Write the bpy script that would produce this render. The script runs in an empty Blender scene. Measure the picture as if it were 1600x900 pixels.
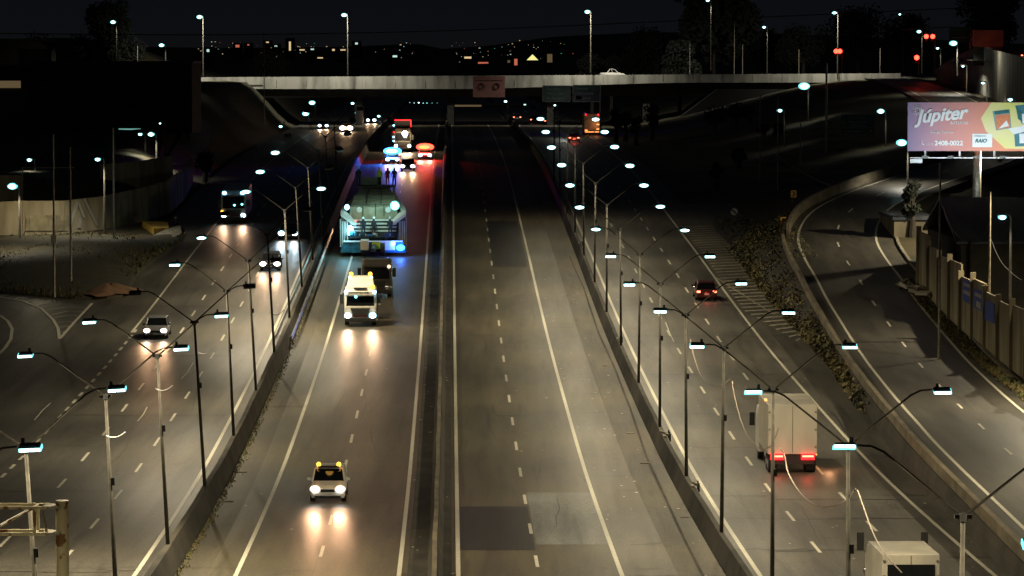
import bpy, math, random
from mathutils import Vector, Matrix, Euler
import bisect
random.seed(7)
S = bpy.context.scene
COL = S.collection
R = math.radians

# ---------------------------------------------------------------- camera, world, exposure
F = 5421.0                      # focal length in photo pixels (1600 wide)
CAMZ = 22.4
PITCH = math.atan(350.0 / F)
cd = bpy.data.cameras.new("camera"); cam = bpy.data.objects.new("camera", cd); COL.objects.link(cam)
cam.location = (0, 0, CAMZ); cam.rotation_euler = (R(90) - PITCH, 0, 0)
cd.sensor_width = 36; cd.lens = F / 1600 * 36; cd.clip_start = 1; cd.clip_end = 20000
S.camera = cam
S.view_settings.view_transform = 'Standard'; S.view_settings.look = 'None'
S.view_settings.exposure = 0; S.view_settings.gamma = 1; S.view_settings.use_curve_mapping = False
S.cycles.use_denoising = True
S.cycles.use_light_tree = True
S.cycles.sample_clamp_indirect = 3
S.cycles.max_bounces = 4; S.cycles.diffuse_bounces = 2; S.cycles.glossy_bounces = 2
S.cycles.volume_bounces = 0
S.cycles.caustics_reflective = False; S.cycles.caustics_refractive = False

W = bpy.data.worlds.new("World"); S.world = W; W.use_nodes = True
nt = W.node_tree; bg = nt.nodes['Background']
sky = nt.nodes.new('ShaderNodeTexSky'); sky.sky_type = 'NISHITA'; sky.sun_disc = False
sky.sun_elevation = R(-7); sky.sun_rotation = R(-60); sky.sun_intensity = 1.0
mixn = nt.nodes.new('ShaderNodeMixRGB'); mixn.blend_type = 'ADD'; mixn.inputs[0].default_value = 1
tc = nt.nodes.new('ShaderNodeTexCoord'); sp = nt.nodes.new('ShaderNodeSeparateXYZ')
rmp = nt.nodes.new('ShaderNodeValToRGB')
rmp.color_ramp.elements[0].position = 0.49; rmp.color_ramp.elements[0].color = (.0052, .0050, .0046, 1)
rmp.color_ramp.elements[1].position = 0.515; rmp.color_ramp.elements[1].color = (.0030, .0037, .0060, 1)
mm = nt.nodes.new('ShaderNodeMath'); mm.operation = 'MULTIPLY_ADD'; mm.inputs[1].default_value = .5; mm.inputs[2].default_value = .5
nt.links.new(tc.outputs['Generated'], sp.inputs[0]); nt.links.new(sp.outputs['Z'], mm.inputs[0]); nt.links.new(mm.outputs[0], rmp.inputs[0])
sc_ = nt.nodes.new('ShaderNodeMixRGB'); sc_.blend_type = 'MULTIPLY'; sc_.inputs[0].default_value = 1; sc_.inputs[2].default_value = (.02, .02, .02, 1)
nt.links.new(sky.outputs[0], sc_.inputs[1]); nt.links.new(sc_.outputs[0], mixn.inputs[1]); nt.links.new(rmp.outputs[0], mixn.inputs[2])
nt.links.new(mixn.outputs[0], bg.inputs[0]); bg.inputs[1].default_value = 1.0

POWER = 1.55                      # scales every street lamp
HAZE = 0

# ---------------------------------------------------------------- road profile and picking
_PY = [0, 60, 84, 107, 132, 157, 190, 222, 258, 294, 330, 366, 402, 450, 490, 560, 650, 800, 1500, 9000]
_PZ = [3.2, 2.6, 2.0, 1.2, .55, .1, -.1, .4, 1.3, 2.65, 4.2, 5.6, 7.0, 8.5, 9.2, 9.9, 10.3, 10.7, 12.0, 12.0]
def interp(x, xs, ys):
    if x <= xs[0]: return ys[0]
    if x >= xs[-1]: return ys[-1]
    i = bisect.bisect_right(xs, x) - 1
    t = (x - xs[i]) / (xs[i+1] - xs[i])
    def sl(k):
        if k <= 0 or k >= len(xs) - 1: return 0 if k else (ys[1]-ys[0])/(xs[1]-xs[0])
        return .5 * ((ys[k+1]-ys[k])/(xs[k+1]-xs[k]) + (ys[k]-ys[k-1])/(xs[k]-xs[k-1]))
    h = xs[i+1] - xs[i]; m0 = sl(i) * h; m1 = sl(i+1) * h
    return (2*t**3-3*t*t+1)*ys[i] + (t**3-2*t*t+t)*m0 + (-2*t**3+3*t*t)*ys[i+1] + (t**3-t*t)*m1
def P(Y): return interp(Y, _PY, _PZ)
def SK(Y): return .0178 * Y
def UX(u, Y): return u - SK(Y)
def ray(x, y):
    d = Vector(((x - 800) / F, 1, -(y - 450) / F)); c, s = math.cos(PITCH), math.sin(PITCH)
    return Vector((d.x, d.y * c + d.z * s, -d.y * s + d.z * c))
def at(x, y, Y):
    r = ray(x, y); k = Y / r.y; return Vector((r.x * k, Y, CAMZ + r.z * k))
def ground(x, y, zf=None, dz=0):
    zf = zf or P; r = ray(x, y); Y = 70.0
    while Y < 2500:
        if CAMZ + r.z / r.y * Y <= zf(Y) + dz: break
        Y += .5
    return Vector((r.x / r.y * Y, Y, zf(Y) + dz))
def sst(x, a, b):
    t = max(0, min(1, (x - a) / (b - a))); return t * t * (3 - 2 * t)

# ramp (slip road) centre line
_RY = [60, 130, 170, 191, 203, 215, 227, 239, 251, 263, 275, 287, 299, 311, 323, 334]
_RX = [25.6, 26.6, 27.0, 27.1, 27.3, 27.6, 27.8, 28.0, 28.2, 28.4, 28.5, 28.7, 28.8, 29.2, 30.6, 33.0]
_RZ = [3.4, 1.5, 1.2, 1.3, 1.4, 1.4, 1.6, 1.9, 2.4, 3.0, 3.8, 4.7, 5.6, 6.6, 7.6, 8.6]
RAMP = [Vector(p) for p in zip(_RX, _RY, _RZ)] + [Vector(p) for p in
        [(37.2, 345, 9.7), (44, 361, 10.9), (52, 385, 11.8), (58.5, 415, 12.8), (62.5, 460, 14.8), (65.5, 510, 16.4), (69, 570, 17.9), (72, 640, 19.2), (76, 720, 20)]]
def spline(pts, n):
    out = []
    for i in range(len(pts) - 1):
        p0 = pts[max(i-1, 0)]; p1 = pts[i]; p2 = pts[i+1]; p3 = pts[min(i+2, len(pts)-1)]
        for k in range(n):
            t = k / n
            out.append(.5 * ((2*p1) + (-p0+p2)*t + (2*p0-5*p1+4*p2-p3)*t*t + (-p0+3*p1-3*p2+p3)*t**3))
    out.append(pts[-1].copy()); return out
RC = spline(RAMP, 6)
def ramp_at(Y):
    for i in range(len(RC) - 1):
        if RC[i].y <= Y <= RC[i+1].y:
            t = (Y - RC[i].y) / (RC[i+1].y - RC[i].y); return RC[i].lerp(RC[i+1], t)
    return RC[0] if Y < RC[0].y else RC[-1]

# ---------------------------------------------------------------- materials
def mat(name, col, rough=.6, metal=0, col2=None, scale=4, bump=0, stretch=None, emis=None, spec=None, detail=5, coat=0, p2=None):
    m = bpy.data.materials.new(name); m.use_nodes = True; n = m.node_tree; b = n.nodes['Principled BSDF']
    b.inputs['Base Color'].default_value = (*col, 1); b.inputs['Roughness'].default_value = rough; b.inputs['Metallic'].default_value = metal
    if spec is not None: b.inputs['Specular IOR Level'].default_value = spec
    if coat: b.inputs['Coat Weight'].default_value = coat
    if col2 is None: col2 = tuple(c * .8 for c in col)
    t = n.nodes.new('ShaderNodeTexCoord'); mp = n.nodes.new('ShaderNodeMapping')
    n.links.new(t.outputs['Object'], mp.inputs[0])
    if stretch: mp.inputs['Scale'].default_value = stretch
    no = n.nodes.new('ShaderNodeTexNoise'); no.inputs['Scale'].default_value = scale; no.inputs['Detail'].default_value = detail
    n.links.new(mp.outputs[0], no.inputs[0])
    cr = n.nodes.new('ShaderNodeValToRGB'); lo, hi = p2 or (.35, .65)
    cr.color_ramp.elements[0].position = lo; cr.color_ramp.elements[1].position = hi
    cr.color_ramp.elements[0].color = (*col, 1); cr.color_ramp.elements[1].color = (*col2, 1)
    n.links.new(no.outputs[0], cr.inputs[0]); n.links.new(cr.outputs[0], b.inputs['Base Color'])
    if bump:
        bm_ = n.nodes.new('ShaderNodeBump'); bm_.inputs['Strength'].default_value = bump
        n.links.new(no.outputs[0], bm_.inputs['Height']); n.links.new(bm_.outputs[0], b.inputs['Normal'])
    return m
def emit(name, col, s):
    m = bpy.data.materials.new(name); m.use_nodes = True; n = m.node_tree; b = n.nodes['Principled BSDF']
    b.inputs['Base Color'].default_value = (*[min(1, c) * .3 for c in col], 1)
    no = n.nodes.new('ShaderNodeTexNoise'); no.inputs['Scale'].default_value = 9
    ma = n.nodes.new('ShaderNodeMath'); ma.operation = 'MULTIPLY_ADD'; ma.inputs[1].default_value = s * .3; ma.inputs[2].default_value = s * .85
    n.links.new(no.outputs[0], ma.inputs[0]); n.links.new(ma.outputs[0], b.inputs['Emission Strength'])
    b.inputs['Emission Color'].default_value = (*col, 1)
    if s < 40: m.cycles.emission_sampling = 'NONE'
    return m
def road_mat(name, base, dark, warm, w1=.46):
    m = bpy.data.materials.new(name); m.use_nodes = True; n = m.node_tree; b = n.nodes['Principled BSDF']; L = n.links.new
    t = n.nodes.new('ShaderNodeTexCoord')
    def noise(sx, sy, sc, det=4):
        mp = n.nodes.new('ShaderNodeMapping'); mp.inputs['Scale'].default_value = (sx, sy, 1)
        # follow the road: shear is tiny, rotate instead
        mp.inputs['Rotation'].default_value = (0, 0, -.0178)
        L(t.outputs['Object'], mp.inputs[0]); no = n.nodes.new('ShaderNodeTexNoise'); no.inputs['Scale'].default_value = sc; no.inputs['Detail'].default_value = det
        L(mp.outputs[0], no.inputs[0]); return no.outputs[0]
    def ramp(x, a, b_, ca, cb):
        r = n.nodes.new('ShaderNodeValToRGB'); r.color_ramp.elements[0].position = a; r.color_ramp.elements[1].position = b_
        r.color_ramp.elements[0].color = (*ca, 1); r.color_ramp.elements[1].color = (*cb, 1); L(x, r.inputs[0]); return r.outputs[0]
    def mixc(a, b_, f, mode='MIX'):
        x = n.nodes.new('ShaderNodeMixRGB'); x.blend_type = mode
        if isinstance(f, float): x.inputs[0].default_value = f
        else: L(f, x.inputs[0])
        L(a, x.inputs[1]); L(b_, x.inputs[2]); return x.outputs[0]
    streak = ramp(noise(1.0, .010, .55, 4), .40, .60, dark, base)
    blot = ramp(noise(1, .35, .09, 5), .4, .65, warm, base)
    c = mixc(streak, blot, .45)
    fine = ramp(noise(1, .5, 9, 4), .3, .7, (.62,)*3, (1.3,)*3)
    c = mixc(c, fine, .9, 'MULTIPLY')
    oil = ramp(noise(1, .05, 1.7, 6), .54, .72, (1,)*3, (.62,)*3)
    c = mixc(c, oil, 1.0, 'MULTIPLY')
    spot = ramp(noise(1, .6, 1.1, 5), .66, .72, (1,)*3, (.7,)*3)
    c = mixc(c, spot, 1.0, 'MULTIPLY')
    mid = ramp(noise(1, .16, .8, 7), .3, .7, (.74,)*3, (1.2,)*3)
    c = mixc(c, mid, .9, 'MULTIPLY')
    # thin transverse cracks / joints
    L(c, b.inputs['Base Color'])
    rr = n.nodes.new('ShaderNodeMapRange'); rr.inputs[3].default_value = w1 - .08; rr.inputs[4].default_value = w1 + .16
    L(noise(1, .03, .6, 3), rr.inputs[0]); L(rr.outputs[0], b.inputs['Roughness'])
    bp = n.nodes.new('ShaderNodeBump'); bp.inputs['Strength'].default_value = .25; bp.inputs['Distance'].default_value = .02
    L(noise(1, 1, 9, 4), bp.inputs['Height']); L(bp.outputs[0], b.inputs['Normal'])
    return m

M = {}
M['road_c'] = road_mat('worn brown asphalt', (.092, .077, .043), (.050, .042, .026), (.108, .088, .050))
M['road_l'] = road_mat('grey asphalt', (.096, .088, .069), (.052, .049, .042), (.10, .086, .062))
M['road_r'] = road_mat('pale grey asphalt', (.105, .097, .080), (.062, .058, .050), (.115, .10, .075))
M['road_ramp'] = road_mat('slip road asphalt', (.075, .068, .056), (.05, .045, .038), (.08, .07, .05))
M['patch'] = road_mat('fresh dark asphalt', (.017, .016, .013), (.012, .012, .010), (.021, .020, .016))
M['patch2'] = road_mat('polished grey asphalt', (.19, .185, .165), (.07, .068, .06), (.22, .215, .195), .5)
M['shoulder'] = road_mat('stained concrete gutter', (.082, .069, .043), (.056, .047, .030), (.10, .084, .054), .6)
M['paint'] = mat('road paint', (.62, .58, .46), .5, col2=(.42, .39, .30), scale=6, p2=(.45, .75))
M['paint_old'] = mat('worn road paint', (.42, .37, .26), .6, col2=(.24, .21, .15), scale=3)
M['grass'] = mat('dry grass soil', (.020, .024, .007), .95, col2=(.050, .034, .012), scale=.5, bump=.5)
M['blades'] = mat('grass blades', (.060, .070, .018), .9, col2=(.12, .085, .03), scale=.7)
M['dirt'] = mat('orange dirt', (.20, .095, .04), .95, col2=(.10, .055, .025), scale=1.2, bump=.6)
M['conc'] = mat('weathered concrete', (.24, .215, .16), .85, col2=(.12, .105, .075), scale=1.5, bump=.2, stretch=(1, 1, .3))
M['conc_wall'] = mat('stained concrete wall', (.20, .17, .11), .9, col2=(.09, .075, .05), scale=.6, bump=.2, stretch=(1, 1, .25))
M['panelc'] = mat('pale precast concrete', (.40, .34, .22), .9, col2=(.20, .165, .10), scale=.7, bump=.2, stretch=(1, 1, .2))
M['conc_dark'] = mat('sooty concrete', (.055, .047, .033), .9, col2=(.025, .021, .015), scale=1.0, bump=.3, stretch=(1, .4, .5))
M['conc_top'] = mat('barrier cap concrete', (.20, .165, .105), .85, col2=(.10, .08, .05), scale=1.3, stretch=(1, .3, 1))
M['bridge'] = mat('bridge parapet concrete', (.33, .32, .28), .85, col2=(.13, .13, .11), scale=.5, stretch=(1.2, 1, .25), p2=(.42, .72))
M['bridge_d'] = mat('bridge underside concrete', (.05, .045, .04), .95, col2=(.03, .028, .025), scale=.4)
M['steel'] = mat('galvanised steel', (.33, .30, .23), .45, .7, col2=(.2, .18, .14), scale=5)
M['pole'] = mat('painted lamp pole', (.060, .054, .040), .75, 0, col2=(.035, .031, .024), scale=3, spec=.25)
M['housing'] = mat('dark lamp housing', (.03, .03, .03), .5, .3)
M['rail'] = mat('shiny guard rail', (.6, .58, .52), .3, .9, col2=(.4, .38, .33), scale=4)
M['black'] = mat('black rubber', (.012, .012, .012), .8)
M['dark'] = mat('dark metal', (.02, .02, .018), .7, 0)
M['glass'] = mat('dark glass', (.008, .009, .011), .08, spec=.8)
M['chrome'] = mat('chrome trim', (.5, .5, .5), .2, 1)
M['white'] = mat('white car paint', (.88, .84, .76), .35, col2=(.82, .78, .70), scale=2, coat=.5)
M['cream'] = mat('cream cab paint', (.68, .64, .54), .4, col2=(.54, .50, .42), scale=3, coat=.3)
M['silver'] = mat('silver car paint', (.28, .28, .28), .35, .5, coat=.5)
M['grey'] = mat('dark grey car paint', (.05, .05, .055), .35, .3, coat=.5)
M['red'] = mat('dark red car paint', (.06, .008, .010), .35, coat=.5)
M['blue'] = mat('blue trailer paint', (.03, .22, .32), .45, col2=(.015, .08, .13), scale=2)
M['boxw'] = mat('white box body', (.66, .60, .48), .5, col2=(.50, .46, .38), scale=.8, stretch=(1, 1, .4))
M['tan'] = mat('tan steel cover', (.34, .29, .17), .6, col2=(.20, .17, .10), scale=1.2)
M['ribs'] = mat('brown ribbed steel', (.05, .042, .03), .6, .2, col2=(.08, .065, .045), scale=1)
M['bark'] = mat('bark', (.04, .03, .02), .9, col2=(.02, .016, .01), scale=3, bump=.5)
M['leaf'] = mat('dark foliage', (.009, .013, .006), .9, col2=(.003, .005, .003), scale=.4)
M['ivy'] = mat('dusty ivy leaves', (.24, .20, .085), .85, col2=(.035, .036, .018), scale=.55, p2=(.4, .62))
M['cable'] = mat('frayed pale cable', (.45, .36, .28), .7)
M['cabled'] = mat('dark overhead cable', (.006, .006, .006), .8)
M['yellow'] = mat('yellow kerb paint', (.42, .27, .03), .7, col2=(.22, .14, .03), scale=1.5)
M['rust'] = mat('cream paint with rust', (.52, .46, .28), .6, .1, col2=(.18, .085, .02), scale=2.2, p2=(.56, .60), detail=2)
M['bluepaint'] = mat('blue graffiti paint', (.02, .06, .38), .6)
M['whitepaint'] = mat('white graffiti paint', (.42, .40, .34), .7)
M['sign_g'] = mat('green road sign', (.012, .075, .045), .4, col2=(.010, .06, .04), scale=1)
M['sign_b'] = mat('blue black road sign', (.012, .02, .05), .4)
M['sign_p'] = mat('pale sign sheet', (.42, .20, .17), .6, col2=(.34, .16, .14), scale=1)
M['sign_y'] = mat('yellow sign sheet', (.55, .30, .02), .5)
M['text'] = mat('white lettering', (.7, .7, .66), .5)
M['textdim'] = mat('faded lettering', (.5, .55, .48), .6)
M['roof'] = mat('corrugated roof', (.06, .07, .085), .6, .3, col2=(.035, .04, .05), scale=.6, stretch=(3, .2, 1))
M['brick'] = mat('dim plaster wall', (.05, .045, .035), .9, col2=(.03, .027, .02), scale=.8)
M['hivis'] = mat('yellow safety vest', (.6, .7, .05), .7)
M['cloth'] = mat('dark work clothes', (.02, .02, .025), .9)
M['redcloth'] = mat('red jacket', (.35, .03, .03), .9)
M['skin'] = mat('skin', (.35, .2, .14), .6)
M['led'] = emit('white led panel', (.78, 1.0, 1.0), 9)
M['ledhalo'] = emit('teal led halo', (.22, .85, .88), 1.5)  # glowing teal surround imitates the halo round each lamp core
M['head'] = emit('headlamp glow', (1.0, .97, .92), 14)
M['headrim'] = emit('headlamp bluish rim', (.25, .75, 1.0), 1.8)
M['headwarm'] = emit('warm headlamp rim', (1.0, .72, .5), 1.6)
M['tail'] = emit('red tail lamp', (1.0, .012, .015), 4.0)
M['tailhot'] = emit('bright tail lamp', (1.0, .16, .08), 7)
M['amber'] = emit('amber beacon', (1.0, .45, .04), 4)
M['bluelt'] = emit('blue police light', (.03, .25, 1.0), 9)
M['bluecore'] = emit('blue white police light', (.25, .7, 1.0), 12)
M['redlt'] = emit('red police light', (1.0, .04, .02), 9)
M['marker'] = emit('orange marker lamp', (1.0, .3, .08), 3)
M['tealmark'] = emit('teal work lamp', (.2, .95, .9), 5)
M['win'] = emit('warm lit window', (1.0, .72, .38), .75)
M['win2'] = emit('cool lit window', (.6, .9, .8), .9)
M['winr'] = emit('red lit sign', (1.0, .25, .14), .5)
M['wing'] = emit('green lit sign', (.1, .9, .5), .5)
M['windim'] = emit('dim warm window', (1.0, .7, .35), .10)
M['winblue'] = emit('bluish lit shopfront', (.35, .85, .75), .45)
M['interior'] = emit('dim lit shed wall', (.8, .5, .22), .16)

# ---------------------------------------------------------------- mesh builder
class MB:
    def __init__(s): s.v = []; s.f = []; s.m = []
    def add(s, vs, fs, m=0):
        o = len(s.v); s.v += [tuple(v) for v in vs]; s.f += [tuple(i + o for i in f) for f in fs]; s.m += [m] * len(fs)
        return s
    def box(s, c, d, rz=0, m=0, rot=None, top=None):
        x, y, z = d[0]/2, d[1]/2, d[2]/2; t = top or (1, 1)
        vs = [Vector((sx*x*(t[0] if sz > 0 else 1), sy*y*(t[1] if sz > 0 else 1), sz*z)) for sz in (-1, 1) for sy in (-1, 1) for sx in (-1, 1)]
        Mx = (rot.to_matrix() if rot else Matrix.Rotation(rz, 3, 'Z'))
        vs = [Mx @ v + Vector(c) for v in vs]
        return s.add(vs, [(0, 2, 3, 1), (4, 5, 7, 6), (0, 1, 5, 4), (2, 6, 7, 3), (0, 4, 6, 2), (1, 3, 7, 5)], m)
    def tube(s, pts, r, n=8, m=0, cap=True):
        pts = [Vector(p) for p in pts]; rs = r if isinstance(r, (list, tuple)) else [r] * len(pts)
        rings = []
        for i, p in enumerate(pts):
            d = (pts[min(i+1, len(pts)-1)] - pts[max(i-1, 0)]).normalized()
            a = Vector((0, 0, 1)) if abs(d.z) < .9 else Vector((1, 0, 0))
            e1 = d.cross(a).normalized(); e2 = d.cross(e1)
            rings.append([p + (e1*math.cos(2*math.pi*k/n) + e2*math.sin(2*math.pi*k/n)) * rs[i] for k in range(n)])
        vs = [v for g in rings for v in g]; fs = []
        for i in range(len(pts)-1):
            for k in range(n):
                a = i*n+k; b = i*n+(k+1) % n; fs.append((a, b, b+n, a+n))
        if cap: fs += [tuple(range(n))[::-1], tuple(range((len(pts)-1)*n, len(pts)*n))]
        return s.add(vs, fs, m)
    def ell(s, c, r, m=0, n=12, k=8):
        c = Vector(c); vs = []; fs = []
        for i in range(1, k):
            a = math.pi*i/k
            for j in range(n):
                b = 2*math.pi*j/n; vs.append(c + Vector((r[0]*math.sin(a)*math.cos(b), r[1]*math.sin(a)*math.sin(b), r[2]*math.cos(a))))
        for i in range(k-2):
            for j in range(n):
                a = i*n+j; b = i*n+(j+1) % n; fs.append((a, a+n, b+n, b))
        vs += [c+Vector((0, 0, r[2])), c-Vector((0, 0, r[2]))]; T = len(vs)-2
        for j in range(n):
            fs.append((T, j, (j+1) % n)); fs.append((T+1, (k-2)*n+(j+1) % n, (k-2)*n+j))
        return s.add(vs, fs, m)
    def loft(s, secs, m=0, cap=True, closed=True):
        n = len(secs[0]); vs = [v for q in secs for v in q]; fs = []
        for i in range(len(secs)-1):
            for k in range(n if closed else n-1):
                a = i*n+k; b = i*n+(k+1) % n; fs.append((a, b, b+n, a+n))
        if cap: fs += [tuple(range(n))[::-1], tuple(range((len(secs)-1)*n, len(secs)*n))]
        return s.add(vs, fs, m)
    def build(s, name, mats, parent=None, smooth=False, bevel=0):
        me = bpy.data.meshes.new(name); me.from_pydata(s.v, [], s.f); me.update()
        if not isinstance(mats, (list, tuple)): mats = [mats]
        for m in mats: me.materials.append(M[m] if isinstance(m, str) else m)
        me.polygons.foreach_set('material_index', s.m)
        if smooth: me.polygons.foreach_set('use_smooth', [True]*len(me.polygons))
        o = bpy.data.objects.new(name, me); COL.objects.link(o)
        if parent: o.parent = parent
        if bevel:
            b = o.modifiers.new('bevel', 'BEVEL'); b.width = bevel; b.segments = 2; b.limit_method = 'ANGLE'
        return o
def tag(o, label=None, cat=None, group=None, kind=None):
    if label: o['label'] = label
    if cat: o['category'] = cat
    if group: o['group'] = group
    if kind: o['kind'] = kind
    return o
def empty(name, loc=(0, 0, 0), rz=0, label=None, cat=None, group=None):
    o = bpy.data.objects.new(name, None); COL.objects.link(o); o.location = loc; o.rotation_euler = (0, 0, rz)
    o.empty_display_size = .2
    return tag(o, label, cat, group)
def copy_tree(o, parent=None):
    c = o.copy(); COL.objects.link(c)
    if parent: c.parent = parent
    for ch in list(o.children): copy_tree(ch, c)
    return c
def light(kind, loc, power, col, parent=None, target=None, **k):
    l = bpy.data.lights.new('lamp_light', kind); l.energy = power; l.color = col
    for a, b in k.items(): setattr(l, a, b)
    o = bpy.data.objects.new('lamp_light', l); COL.objects.link(o); o.location = loc
    if target is not None: o.rotation_euler = (Vector(target) - Vector(loc)).to_track_quat('-Z', 'Y').to_euler()
    if parent: o.parent = parent
    return o
ORD = ['nearest', 'second', 'third', 'fourth', 'fifth', 'sixth', 'seventh', 'eighth', 'ninth', 'tenth', 'eleventh', 'twelfth', 'thirteenth', 'fourteenth',
       'fifteenth', 'sixteenth', 'seventeenth', 'eighteenth', 'nineteenth', 'twentieth', 'twenty-first', 'twenty-second', 'twenty-third', 'twenty-fourth']

# ---------------------------------------------------------------- terrain
def T(X, Y):
    u = X + SK(Y); z = P(Y) - .25
    r = ramp_at(min(Y, 715)); zr = r.z - .3
    le = r.x - 5.0
    if Y < 300: a, b = 27.0 - SK(Y), max(le + .6, 27.4 - SK(Y))
    else:
        w = sst(Y, 300, 360); a = (27.0 - SK(Y)) * (1 - w) + w * (29 - SK(Y)); b = le
    z += (zr - z) * sst(X, a, b) if X > a else 0
    if X > r.x + 6 and Y < 420: z -= 1.2 * sst(X, r.x + 6, r.x + 14) * (1 - sst(Y, 330, 420))
    if u < -28:
        k = sst(-u, 30, 41)
        z += k * (3.4 * sst(Y, 366 - (-u - 36) * .25, 384) + 5.5 * sst(Y, 400, 620))
    if Y > 700:
        far = sst(Y, 1300, 5200)
        z += far * (26 + 14 * math.sin(X * .0021 + 1) + 8 * math.sin(X * .0063))
        z += 8.5 * sst(abs(u - 3) , 50, 75) * (1 - sst(Y, 700, 900)) * (1 if u < 0 else .0)
    return z
xs = [-4000, -2500, -1500, -900, -600, -420, -300, -220, -170, -140, -120, -100, -90, -80, -72, -66] + [-60 + 2*i for i in range(16)] + [-28 + 2.5*i for i in range(18)]
xs += [17 + .6*i for i in range(50)] + [48 + 2*i for i in range(20)] + [90, 100, 115, 140, 180, 240, 320, 450, 700, 1100, 1700, 2600, 4000]
xs = sorted(set(xs)); ys = [30, 60] + [80 + 4*i for i in range(165)] + [760, 800, 850, 900, 1000, 1150, 1300, 1500, 1750, 2000, 2400, 2800, 3300, 4000, 4600, 5200, 6500, 9000]
g = MB(); vs = [(x, y, T(x, y) + (.12 * math.sin(x*1.3 + y*.9) * math.sin(x*.37-y*.61) if (abs(x+SK(y)) > 30) else 0)) for y in ys for x in xs]
nx = len(xs); g.add(vs, [(j*nx+i, j*nx+i+1, (j+1)*nx+i+1, (j+1)*nx+i) for j in range(len(ys)-1) for i in range(nx-1)])
tag(g.build('ground', 'grass', smooth=True), kind='structure')

# ---------------------------------------------------------------- roads
def strip(name, ua, ub, ya, yb, m, dz=0, step=4, kind='structure', nu=1):
    g = MB(); n = max(1, int((yb - ya) / step)); rows = []
    fa = ua if callable(ua) else (lambda y: ua); fb = ub if callable(ub) else (lambda y: ub)
    for i in range(n+1):
        y = ya + (yb-ya)*i/n
        for k in range(nu+1):
            u = fa(y) + (fb(y)-fa(y))*k/nu; rows.append((UX(u, y), y, P(y)+dz))
    w = nu+1
    g.add(rows, [(i*w+k, i*w+k+1, (i+1)*w+k+1, (i+1)*w+k) for i in range(n) for k in range(nu)])
    o = g.build(name, m); return tag(o, kind=kind)
strip('road', -12.0, 11.95, 60, 1400, 'road_c')
strip('road', -30.0, -12.9, 60, 1400, 'road_l')
strip('road', 12.9, 27.2, 60, 330, 'road_r')
strip('road', 12.9, 26.2, 330, 1400, 'road_r')
strip('gutter', 9.9, 11.96, 60, 700, 'shoulder', .004)
strip('gutter', -12.01, -10.6, 60, 700, 'shoulder', .004)
strip('median_strip', -1.9, .05, 60, 900, 'conc_dark', .005)
# fresh patches in the right carriageway
def uy(x, y): p = ground(x, y); return p.x+SK(p.y), p.y
for ua, ub, ya, yb, m_ in ((.2, 3.9, uy(712, 860)[1], uy(712, 793)[1], 'patch'), (4.0, 7.4, uy(836, 852)[1], uy(836, 771)[1], 'patch2'), (3.9, 7.1, uy(763, 418)[1], uy(763, 346)[1], 'patch')):
    strip('road_patch', ua, ub, ya, yb, m_, .008, step=4)

g = MB(); go = MB()
def line(ua, w, ya, yb, gg=None, dz=.016, step=4, fn=None):
    gg = gg or g; n = max(1, int((yb-ya)/step)); rows = []
    for i in range(n+1):
        y = ya + (yb-ya)*i/n; u = fn(y) if fn else ua
        z = P(y) + dz; rows += [(UX(u-w/2, y), y, z), (UX(u+w/2, y), y, z)]
    gg.add(rows, [(2*i, 2*i+1, 2*i+3, 2*i+2) for i in range(n)])
for u in (.33, 7.45, -2.25, -9.35, 13.45): line(u, .2, 60, 700)
line(-13.75, .2, 60, 700); line(23.65, .2, 60, 640); line(-24.7, .18, 268, 640)
ph = 154.5
for k in range(-6, 45):
    y = ph + 12*k
    for u, d in ((3.85, 0), (-5.9, 3.5), (16.9, 5), (20.45, 1), (-17.4, 2), (-20.9, 7)):
        line(u, .16 if y < 400 else .13, y+d-2, y+d+2, step=4)
for k in range(0, 48): line(-24.5, .2, 80+4*k, 82+4*k, step=2)
tag(g.build('lane_markings', 'paint'), kind='structure')
# gore hatching right of the right hand road
gh = MB()
def gore_edge(y): return 23.9 + 2.9*sst(y, 262, 300) + 1.2 * sst(y, 300, 340)
for k in range(40):
    y = 262 + 2.6*k
    if y > 362: break
    a, b = 23.9 + (.2 if y > 285 else (285 - y)*.10), 27.4 - (0 if y > 285 else (285-y)*.03)
    if b - a < .3: continue
    line(0, 0, 0, 1, gh) if False else gh.add([(UX(a, y), y, P(y)+.014), (UX(b, y+1.5), y+1.5, P(y+1.5)+.014), (UX(b, y+2.4), y+2.4, P(y+2.4)+.014), (UX(a, y+.9), y+.9, P(y+.9)+.014)], [(0, 1, 2, 3)])
pts = [(1118, 434), (1210, 492)]
A, B = ground(*pts[0]), ground(*pts[1])
gh.add([(A.x-.1, A.y, A.z+.02), (A.x+.1, A.y, A.z+.02), (B.x+.1, B.y, B.z+.02), (B.x-.1, B.y, B.z+.02)], [(0, 1, 2, 3)])
tag(gh.build('gore_hatching', 'paint_old'), kind='structure')
strip('road', 26.2, lambda y: 29.5 + 4*sst(y, 345, 380), 330, 392, 'road_r', -.004)

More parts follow.
